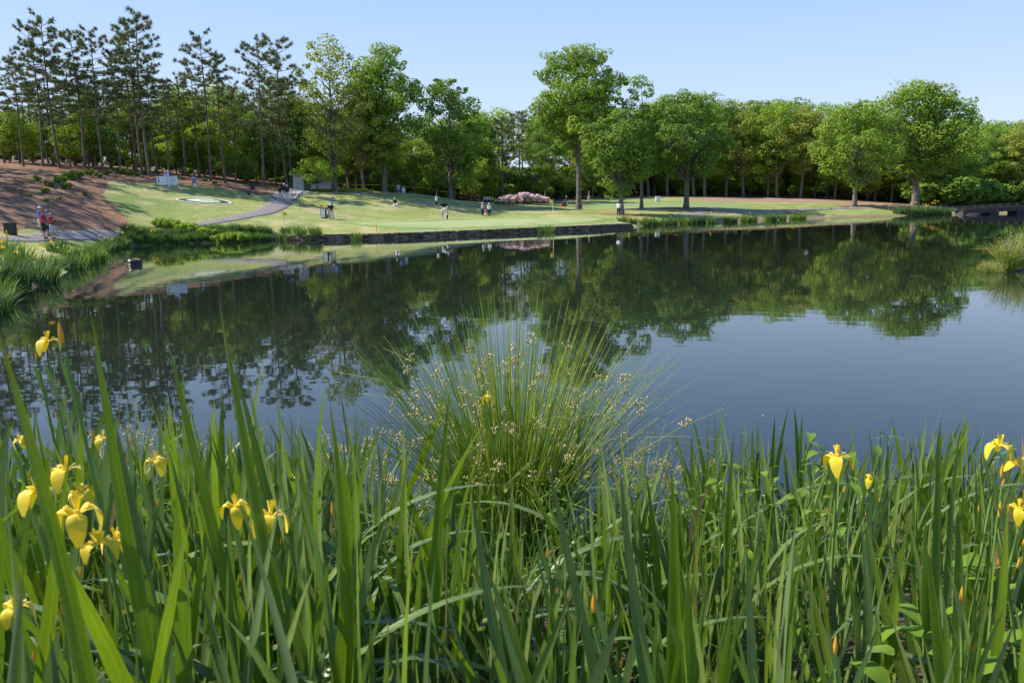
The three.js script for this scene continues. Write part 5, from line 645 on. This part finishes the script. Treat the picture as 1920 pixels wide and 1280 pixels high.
function addStem(o, top, lean, buds, x0 = 0, z0 = 0) { // flowering stem with spathes and buds
  const [lx, lz] = lean, pts = []; for (let k = 0; k <= 7; k++) { const s = k / 7; pts.push([x0 + lx * s * s, top * s - 0.04, z0 + lz * s * s, 0.006 - 0.0022 * s]); } part('stem', new MB().tube(pts, 6).geo(), stemM, o);
  const sp = swordLeaf({ w: 0.1, sickle: 0.15, droop: 0.2, S: 6 }); for (const [h, yaw, L] of [[0.7, 0.4, 0.2], [0.86, 3.4, 0.13]]) { const k = part('spathe', sp, spatheM, o); k.position.set(x0 + lx * h * h, top * h, z0 + lz * h * h); k.rotation.set(0, yaw, -0.18, 'YZX'); k.scale.set(L, L, L); }
  for (const [h, dx, dz, L] of buds) { const g = new THREE.LatheGeometry([[0.0001, 0], [0.006, 0.008], [0.0085, 0.025], [0.006, 0.045], [0.0001, 0.068]].map((a) => new THREE.Vector2(...a)), 9), k = part('bud', g, budM, o); k.position.set(x0 + lx * h * h + dx * 0.6, top * h, z0 + lz * h * h + dz * 0.6); k.rotation.set(dz * 4, 0, -dx * 4); k.scale.set(L * 0.36, L * 0.46, L * 0.36); }
}
const bankAt = (px, D) => { const x = colX(px, D) * 1.0; return [x, gy(x, -D), -D]; };
function nearX(px, py, D) { const q = P(px, py, D); return q; }
const irisLabel = { left: 'flowerless iris fan in the tall dense patch at the near left', mid: 'flowerless iris fan below the rushes at the near centre', right: 'flowerless iris fan in the lower patch at the near right' };
function fan(x, D, H, n, yaw, seed, label, group, opt = {}) {
  const r = rng(seed), o = thing('iris_plant', label, 'iris', [x, gy(x, -D), -D], 0, group);
  for (let i = 0; i < n; i++) {
    const t = n > 1 ? (i / (n - 1) - 0.5) * 2 : 0, q = r(), kind = q < (opt.up ?? 0.8) ? upright : q < 0.93 ? arching : folded, g = kind[Math.floor(r() * kind.length)];
    const len = H * (kind === upright ? 0.78 + 0.3 * r() : 0.72 + 0.25 * r()) * (1 - 0.16 * Math.abs(t)), m = r() < 0.012 ? dryM : leafMs[Math.floor(r() * leafMs.length)];
    addLeaf(o, g, m, Math.cos(yaw) * t * 0.035 + jit(r, 0.012), -Math.sin(yaw) * t * 0.035 + jit(r, 0.012), yaw + jit(r, 0.5) + (r() < 0.25 ? 1.2 : 0), -t * (0.2 + 0.12 * r()) - (opt.lean ?? 0) + jit(r, 0.12), len, (opt.wid ?? 0.98) * (0.85 + 0.35 * r()));
  }
  if (opt.bow) addLeaf(o, bows[Math.floor(r() * 6)], leafMs[1 + 2 * Math.floor(r() * 2)], 0, 0, 1.57 + jit(r, 0.5), jit(r, 0.15), opt.bow * (0.8 + 0.35 * r()), 1);
  return o;
}
{
  const r = rng(812); let seed = 9000;
  const blossoms = [[122, 884, 1.8], [66, 925, 1.5], [145, 966, 1.4], [216, 1012, 1.6], [292, 866, 1.9], [192, 824, 2.1], [441, 952, 1.7], [506, 972, 1.5], [1571, 860, 2.2], [1874, 836, 2.0], [88, 641, 2.4]];
  // plants in front of a bloom stay a little shorter than it
  const lowered = (x, d, H) => { for (const [px, py, D] of blossoms) if (d < D && Math.abs(pxOf(x, d) - px) < 75) H = Math.min(H, Math.max(0.35, P(px, py + 45, d)[1] - gy(x, -d))); return H; };
  const step = 0.245;
  for (let D = 0.98; D < 4.75; D += step) for (let x = -(D * 0.72 + 0.35); x < D * 0.72 + 0.35; x += step) {
    const X = x + jit(r, 0.1), d = D + jit(r, 0.1), u = X / d;
    if (d > 2.75 && u > -0.19 && u < 0.17) continue;                      // the rushes' place
    if (d > 2.2 && d <= 2.75 && u > -0.12 && u < 0.14 && r() < 0.55) continue;
    if (d > 3.3 && u > 0.05 && u < 0.24) continue;
    if (d > 3.7 && r() < 0.45) continue;
    const left = u < -0.14, right = u > 0.2;
    let H = left ? lerp(1.12, 0.88, sstep(1, 3.2, d)) : right ? lerp(0.84, 0.68, sstep(1, 3, d)) : lerp(0.86, 0.76, sstep(1, 2.4, d));
    if (!left && d < 1.5) H *= 0.94; H *= 0.86 + 0.26 * r();
    if (d < 1.15 && Math.abs(u) < 0.5 && !left) H *= 0.9;
    const z = left ? 'left' : right ? 'right' : 'mid';
    fan(X, d, lowered(X, d, H), 8 + Math.floor(r() * 3), r() * 3.14, seed++, irisLabel[z] + (d < 1.7 ? ', frontmost rows' : d < 2.9 ? ', middle rows' : ', rows nearest the water'), `iris fans of the near ${z === 'mid' ? 'centre' : z}`, { lean: jit(r, 0.3), bow: r() < 0.22 ? 0.8 : 0, up: right ? 0.86 : left ? 0.66 : 0.76 });
  }
  for (let i = 0; i < 34; i++) { const d = 1.15 + 1.55 * Math.sqrt(r()), u = -0.2 + 0.46 * r(); fan(u * d, d, lerp(0.9, 0.66, sstep(1.1, 2.6, d)) * (0.82 + 0.3 * r()), 7, r() * 3.14, seed++, irisLabel.mid, 'iris fans of the near centre', { lean: jit(r, 0.32), bow: i % 2 ? 0.85 : 0 }); }
  for (let i = 0; i < 36; i++) { const d = 1.25 + 1.3 * r(), u = -0.66 + 0.5 * r(); fan(u * d, d, lowered(u * d, d, lerp(1.1, 0.95, sstep(1.2, 2.6, d)) * (0.78 + 0.32 * r())), 8, r() * 3.14, seed++, irisLabel.left + (d < 1.7 ? ', frontmost rows' : ', middle rows'), 'iris fans of the near left', { lean: jit(r, 0.3), up: 0.68, bow: i % 3 ? 0.95 : 0 }); }
  // leaves that stand out, placed one by one: foot column/distance, tip column/row
  const bigLeaf = (label, D, tip, foot, wid, m, g) => { const q = P(tip[0], tip[1], D), x0 = (foot - 960) / FOC * D, y0 = gy(x0, -D), o = thing('iris_plant', label, 'iris', [x0, y0, -D]); const dx = q[0] - x0, dy = q[1] - y0 + 0.04, gp = g.attributes.position, e = gp.count - 2, W = wid * 0.74, tx = gp.getX(e) * W, ty = gp.getY(e), S = Math.hypot(dx, dy) / Math.hypot(tx, ty), L = Math.hypot(dx, dy); addLeaf(o, g, m, 0, 0, jit(r, 0.12), Math.atan2(dy, dx) - Math.atan2(ty, tx), S, W); for (let i = 0; i < 3; i++) addLeaf(o, upright[Math.floor(r() * 16)], leafMs[i], jit(r, 0.03), jit(r, 0.03), r() * 3, jit(r, 0.2), L * (0.55 + 0.25 * r()), 1.1); return o; };
  const straight = [0.03, 0.034, 0.028].map((w, i) => swordLeaf({ w, sickle: [0.1, -0.12, 0.04][i], droop: 0.1, dp: 2.5, S: 12 }));
  bigLeaf('broad upright iris blade at the left edge reaching highest', 1.15, [12, 590], 120, 1.0, leafMs[2], straight[1]);
  bigLeaf('broad dark iris blade crossing the water left of centre', 1.45, [418, 560], 560, 1.0, leafMs[0], straight[0]);
  bigLeaf('long iris blade leaning left with its tip over the pine reflections', 1.5, [322, 612], 480, 1.0, leafMs[4], straight[2]);
  bigLeaf('tall slim iris blade near the left yellow bud', 1.4, [188, 582], 260, 1.0, leafMs[0], straight[0]);
  bigLeaf('pale blue green iris blade behind the tall slim blade', 1.6, [180, 636], 250, 1.0, leafMs[3], straight[1]);
  bigLeaf('yellow green iris blade right of the far left group', 1.5, [628, 742], 590, 1.15, leafMs[2], straight[1]);
  bigLeaf('dark curved iris blade in front of the left side of the rushes', 1.7, [845, 728], 760, 1.1, leafMs[0], straight[0]);
  bigLeaf('long grey green iris blade slanting across the rushes', 1.5, [1020, 838], 1230, 1.0, leafMs[3], straight[2]);
  bigLeaf('grey green iris blade slanting in the near centre', 1.35, [885, 905], 1040, 1.1, leafMs[3], straight[0]);
  bigLeaf('upright rounded iris blade at the right edge of the rushes', 1.6, [1256, 862], 1262, 1.25, leafMs[2], straight[1]);
  bigLeaf('broad iris blade leaning left of the right patch', 1.35, [1160, 870], 1340, 1.2, leafMs[3], straight[0]);
  bigLeaf('tall dark iris blade at the left of the right patch', 2.2, [1372, 806], 1385, 1.2, leafMs[0], straight[2]);
  bigLeaf('tall iris blade leaning left in the right patch', 2.0, [1752, 798], 1810, 1.1, leafMs[1], straight[1]);
  bigLeaf('iris blade at the far right leaning left over the water', 2.0, [1788, 802], 1850, 1.0, leafMs[1], straight[0]);
  bigLeaf('broad iris blade leaning right in the lower right corner', 1.15, [1900, 1140], 1700, 1.15, leafMs[3], straight[1]);

  for (const [x, D, H] of [[-0.22, 3.55, 0.95], [-0.05, 3.7, 1.0], [0.12, 3.6, 0.95], [0.3, 3.75, 0.9], [-0.4, 3.6, 0.85], [0.02, 4.0, 0.9]]) fan(x, D, H, 4, r() * 3, seed++, 'slim iris fan growing up through the rushes', 'iris fans within the rushes', { wid: 1.1 });
  // flowering plants: [column, row, metres, size, label]
  const fl = [[88, 641, 2.4, 0.85, 'small iris in bloom against the water at the far left', 1], [122, 884, 1.8, 0.95, 'iris with a crumpled yellow double bloom at the left', 2], [66, 925, 1.5, 0.85, 'iris with an open spidery yellow bloom at the left edge', 1], [145, 966, 1.4, 1.0, 'iris with the largest yellow bloom at the lower left', 2], [216, 1012, 1.6, 0.7, 'iris with a small drooping yellow bloom right of the largest', 1], [292, 866, 1.9, 0.7, 'iris with small yellow bloom half hidden among left blades', 1], [192, 824, 2.1, 0.65, 'iris with a tiny yellow bloom above the left patch', 1], [441, 952, 1.7, 0.8, 'iris with a yellow bloom left of the arched bloom', 1], [506, 972, 1.5, 0.9, 'iris with an arched yellow bloom below centre left', 1], [1571, 860, 2.2, 1.0, 'iris with an open yellow bloom in the right patch', 1], [1634, 897, 2.5, 0.6, 'iris with a half open small bloom right of the open bloom', 1], [1874, 836, 2.0, 0.8, 'iris with a pair of yellow blooms at the upper right', 2], [1912, 955, 1.9, 0.7, 'iris with a yellow bloom cut by the right edge', 1], [38, 826, 2.2, 0.55, 'iris with a faded yellow bloom at the left edge', 1], [915, 744, 3.5, 0.7, 'iris with a yellow bloom inside the rushes', 1], [30, 1140, 1.3, 0.7, 'iris with yellow petals in the lower left corner', 1]];
  let k = 0; for (const [px, py, D, s, label, n] of fl) { const q = P(px, py, D), lx = jit(r, 0.1), lz = jit(r, 0.06), x0 = q[0] - lx, D0 = D + lz, y0 = gy(x0, -D0), top = q[1] - y0, o = fan(x0, D0, Math.min(top * 0.72, 0.8), 4, r() * 3, 7000 + k++, label, null); addStem(o, top - 0.03, [lx, lz], [[0.9, 0.03, 0.02, 0.8], [0.8, -0.03, -0.01, 0.7]]); addFlower(o, lx, top, lz, r() * 6, s, jit(r, 0.25)); if (n > 1) addFlower(o, lx + 0.045 * s, top - 0.045, lz + 0.02, r() * 6, s * 0.8, 0.5); }
  // plants in bud
  const bd = [[118, 628, 1.5, 1.5, 'iris bud with an orange tip leaning left at the far left'], [484, 903, 1.7, 1.2, 'iris with a single yellow bud left of centre'], [626, 960, 1.7, 1.3, 'iris with a long yellow bud below the left rushes'], [1115, 1140, 1.35, 1.3, 'iris with an orange tipped bud at the bottom centre right'], [1806, 1122, 1.5, 1.3, 'iris with a bright yellow bud above the round leaves'], [1876, 962, 1.75, 1.4, 'iris with an upright yellow bud near the right edge'], [1882, 888, 1.95, 1.3, 'iris with an orange bud under the pair of blooms'], [1570, 1218, 1.3, 1.3, 'iris with a yellow bud lying low at the bottom right'], [70, 668, 2.4, 1.0, 'iris with a thin orange bud left of the small bloom'], [1030, 1040, 1.9, 0.9, 'iris with a thin orange bud below the rushes']];
  for (const [px, py, D, s, label] of bd) { const q = P(px, py, D), lx = -0.06 + jit(r, 0.06), lz = jit(r, 0.05), x0 = q[0] - lx, D0 = D + lz, y0 = gy(x0, -D0), top = q[1] - y0, o = fan(x0, D0, Math.min(top * 0.9, 0.85), 4, r() * 3, 7100 + k++, label, null); addStem(o, top, [lx, lz], [[0.985, -0.008, 0.004, s], [0.82, 0.025, 0.01, s * 0.7]]); }
}
// rush clump: thin round stems, tan seed clusters on the side below the tip
function rushClump(label, pos, n, H, spread, seed, rad = 0.0026, seeds = 0.7) {
  const r = rng(seed), o = thing('rush_clump', label, 'rushes', pos), m = new MB(), c = new MB();
  for (let i = 0; i < n; i++) {
    const a = r() * 6.283, q = Math.sqrt(r()), lean = spread * (0.08 + 0.92 * Math.pow(q, 1.7)) * (0.75 + 0.5 * r()), L = H * (0.62 + 0.4 * r()) * (1 - 0.12 * q), bx = Math.cos(a) * q * 0.17, bz = Math.sin(a) * q * 0.17, dx = Math.cos(a + jit(r, 0.3)), dz = Math.sin(a + jit(r, 0.3)), b = 0.8 + 0.4 * r(), dry = r() < 0.1, col = dry ? [2.6 * b, 1.5 * b, 2.2 * b] : [b * (0.9 + 0.5 * r()), b, b * 0.9], pts = [], S = 6, kink = r() < 0.05 ? 0.45 + 0.3 * r() : 2, at_ = (s) => { const A = lean * (0.5 + 0.5 * s) + (s > kink ? 1.1 * (s - kink) / s : 0); return [bx + dx * Math.sin(A) * L * s, -0.05 + Math.cos(A) * L * s, bz + dz * Math.sin(A) * L * s]; };
    for (let k = 0; k <= S; k++) { const s = k / S; pts.push([...at_(s), rad * (1.1 - 0.95 * s) + 0.0003]); } m.tube(pts, 4, col, false);
    if (r() < seeds) { const s0 = 0.7 + 0.16 * r(), p = at_(s0), N = 8 + Math.floor(r() * 12), f = r() * 6.28; for (let k = 0; k < N; k++) { const e = 0.008 + r() * 0.03, g = f + jit(r, 1.3), X = p[0] + Math.cos(g) * e, Y = p[1] + jit(r, 0.022) + 0.008, Z = p[2] + Math.sin(g) * e, w = 0.0026 + r() * 0.0022, cb = 0.75 + 0.5 * r(), cc = [0.6 * cb, 0.47 * cb, 0.23 * cb]; c.tube([[p[0], p[1], p[2], 0.0006], [X, Y, Z, 0.0006]], 3, [0.3, 0.28, 0.1], false); const v = c.v(X, Y + w * 1.6, Z, cc); c.v(X + w, Y, Z, cc); c.v(X, Y, Z + w, cc); c.v(X - w, Y, Z, cc); c.v(X, Y, Z - w, cc); c.v(X, Y - w * 1.4, Z, cc); for (let j = 0; j < 4; j++) { const p1 = v + 1 + j, p2 = v + 1 + (j + 1) % 4; c.tri(v, p2, p1); c.tri(v + 5, p1, p2); } } }
  }
  part('stems', m.geo(), mat([0.185, 0.31, 0.028], { vertexColors: true, roughness: 0.5 }), o, 'stuff'); part('seed_clusters', c.geo(), mat([1, 1, 1], { vertexColors: true, roughness: 0.9 }), o, 'stuff');
  return o;
}
const bk = (x, D) => [x, gy(x, -D), -D];
rushClump('large fountain of rushes with tan seed clusters at the centre of the bank', bk(-0.02, 3.75), 820, 1.42, 0.66, 21, 0.0025, 0.26);
rushClump('sparse rushes behind the irises at the far left', bk(-2.15, 4.3), 170, 1.0, 0.9, 22);
rushClump('small rush tuft half hidden at the left of the large fountain', bk(-0.75, 3.9), 120, 0.85, 0.8, 23);
rushClump('small rush tuft at the right of the large fountain', bk(0.62, 3.95), 90, 0.75, 0.85, 24);
{ // the overgrown point on the right, with seeding grasses and white flecks
  const P0 = [18.5, 0, -29.9]; const r = rng(71);
  for (const [dx, dz, n, H, s, l] of [[0.2, 0, 420, 1.75, 0.6, 'tall pale seeding grasses on the point at the right edge'], [1.5, -0.6, 380, 2.0, 0.5, 'tallest seeding grasses at the back of the right hand point'], [-0.45, 0.1, 240, 0.9, 0.8, 'dry brown drooping grasses on the tip of the right hand point']]) rushClump(l, [P0[0] + dx, gy(P0[0] + dx, P0[2] + dz), P0[2] + dz], n, H, s, 700 + Math.floor(dx * 10), 0.007, 0.9);
  const m = new MB(); for (let i = 0; i < 70; i++) { const x = P0[0] - 0.4 + r() * 2, y = 0.3 + r() * 1.3, z = P0[2] + 0.35 + jit(r, 0.4), w = 0.03; const v = m.v(x - w, y, z); m.v(x, y + w, z + 0.01); m.v(x + w, y, z); m.v(x, y - w, z + 0.01); m.quad(v, v + 1, v + 2, v + 3); } single('white_wildflowers', m.geo(true), new THREE.MeshStandardMaterial({ color: lin(0.75, 0.74, 0.7), roughness: 0.9, side: THREE.DoubleSide }), 'scattered small white flowers among grasses on the right hand point', 'wildflowers', [0, 0, 0], 0, null, 'stuff');
}
// leafy weeds
function weed(label, pos, n, H, R, size, c, seed, round = 0.5, group) {
  const r = rng(seed), o = thing('leafy_weed', label, 'weed', pos, 0, group), lm = new THREE.MeshPhysicalMaterial({ color: lin(...c), roughness: 0.85, transmission: 0.4, thickness: 0, side: THREE.DoubleSide, specularIntensity: 0.3 }), g = [];
  for (let q = 0; q < 3; q++) { const m = new MB(), S = 5; let p = -1; for (let k = 0; k <= S; k++) { const s = k / S, w = round * Math.sin(Math.PI * Math.pow(clamp(s * 0.94 + 0.04), 0.75)) * (k % 2 ? 1.06 : 0.94), y = 0.12 * Math.sin(s * 3) - 0.25 * s * s * (1 + q * 0.4), i = m.v(s, y + 0.05, -w * 0.5, null, 0, s); m.v(s, y, 0, null, 0.5, s); m.v(s, y + 0.05, w * 0.5, null, 1, s); if (p >= 0) { m.quad(p, i, i + 1, p + 1); m.quad(p + 1, i + 1, i + 2, p + 2); } p = i; } g.push(m.geo()); }
  for (let i = 0; i < n; i++) { const a = r() * 6.283, q = Math.sqrt(r()) * R, x = Math.cos(a) * q, z = Math.sin(a) * q, y = H * (0.45 + 0.55 * r()), k = part('leaf', g[i % 3], lm, o); k.position.set(x, y, z); k.rotation.set(jit(r, 0.4), a + jit(r, 1), 0.35 + jit(r, 0.5), 'YZX'); k.scale.setScalar(size * (0.6 + 0.7 * r())); if (i % 3 === 0) part('stalk', new MB().tube([[x * 0.3, -0.05, z * 0.3, 0.003], [x * 0.7, y * 0.6, z * 0.7, 0.0025], [x, y, z, 0.0018]], 5).geo(), stemM, o); }
  return o;
}
const lime = [0.17, 0.29, 0.02];
weed('clump of round lime green leaves in the lower right', bk(1.0, 1.72), 22, 0.45, 0.2, 0.075, lime, 31, 0.85); weed('second clump of round lime green leaves near the right edge', bk(1.42, 1.95), 18, 0.5, 0.2, 0.07, lime, 32, 0.85);
weed('leafy weed sprouting beside the open bloom of the right patch', bk(1.08, 2.5), 18, 0.74, 0.12, 0.055, [0.17, 0.3, 0.03], 33, 0.5); weed('small leaved bright weed under the right side of the rushes', bk(0.33, 3.3), 120, 0.45, 0.35, 0.035, [0.17, 0.28, 0.03], 34, 0.5); weed('small leaved weed on the bank left of the right patch', bk(0.85, 3.1), 70, 0.42, 0.25, 0.04, [0.17, 0.28, 0.03], 35, 0.5); weed('small leaved weed among the rushes at the centre', bk(0.0, 3.35), 110, 0.5, 0.35, 0.032, [0.15, 0.26, 0.03], 36, 0.5); weed('tangled small leaved weed in the middle of the right patch', bk(0.95, 2.75), 80, 0.6, 0.25, 0.04, [0.17, 0.28, 0.03], 37, 0.5);
{ // the bed goes on along the bank to both sides
  const r = rng(970); for (let i = 0; i < 60; i++) { const D = 0.9 + 3.6 * r(), s = i % 2 ? 1 : -1, x = s * (0.72 * D + 0.75 + 3.2 * r()); copyOf(bare[i % 4], s > 0 ? 'iris clump on the near bank past the right edge of the view' : 'iris clump on the near bank past the left edge of the view', [x, gy(x, -D) - 0.02, -D], r() * 6.28, 0.72 + 0.15 * r(), s > 0 ? 'iris past the right edge' : 'iris past the left edge'); }
}
{ // a few leaves and bits of straw afloat
  const r = rng(960), m = new MB(); for (let i = 0; i < 90; i++) { const D = 7 + 16 * r() * r(), x = jit(r, 0.62 * D), a = r() * 6.28, L = 0.012 + 0.03 * r(), w = L * (0.2 + 0.4 * r()), c = [[0.35, 0.28, 0.14], [0.3, 0.33, 0.1], [0.45, 0.4, 0.28]][i % 3], C = Math.cos(a), S = Math.sin(a), v = m.v(x - C * L, 0.004, -D - S * L, c); m.v(x - S * w, 0.007, -D + C * w, c); m.v(x + C * L, 0.004, -D + S * L, c); m.v(x + S * w, 0.007, -D - C * w, c); m.quad(v, v + 1, v + 2, v + 3); }
  single('floating_litter', m.geo(true), new THREE.MeshStandardMaterial({ vertexColors: true, roughness: 0.8, side: THREE.DoubleSide }), 'scattered small leaves and straw floating on the near water', 'floating leaves', [0, 0, 0], 0, null, 'stuff');
}
{ // short grass and herbs that cover the soil between the plants
  const r = rng(950), m = new MB(); for (let i = 0; i < 14000; i++) { const D = 0.5 + 5 * Math.sqrt(r()), x = i < 9000 ? jit(r, 0.72 * D + 0.3) : jit(r, 7), z = -D, y = gy(x, z) - 0.02; if (y < 0.05) continue; const L = 0.08 + 0.26 * r() * r(), a = r() * 6.283, o = 0.35 + r() * 0.8, w = 0.0035 + 0.004 * r(), cx = Math.cos(a), sz = Math.sin(a), b = 0.7 + 0.6 * r(), c = r() < 0.16 ? [2.2 * b, 1.15 * b, 1.6 * b] : [b * (0.8 + 0.5 * r()), b, b * 0.8]; let p = -1; for (let k = 0; k <= 3; k++) { const s = k / 3, t = 1 - s * s, X = x + cx * L * o * s * s, Z = z + sz * L * o * s * s, Y = y + L * (s - 0.3 * o * s * s); const v = m.v(X - sz * w * t, Y, Z + cx * w * t, c); m.v(X + sz * w * t, Y, Z - cx * w * t, c); if (p >= 0) m.quad(p, p + 1, v + 1, v); p = v; } }
  single('bank_grass', m.geo(), new THREE.MeshPhysicalMaterial({ color: lin(0.12, 0.22, 0.03), vertexColors: true, roughness: 0.9, transmission: 0.4, thickness: 0, specularIntensity: 0.3, side: THREE.DoubleSide }), 'short grass covering the near bank between the irises', 'grass', [0, 0, 0], 0, null, 'stuff');
}
renderer.render(scene, camera);
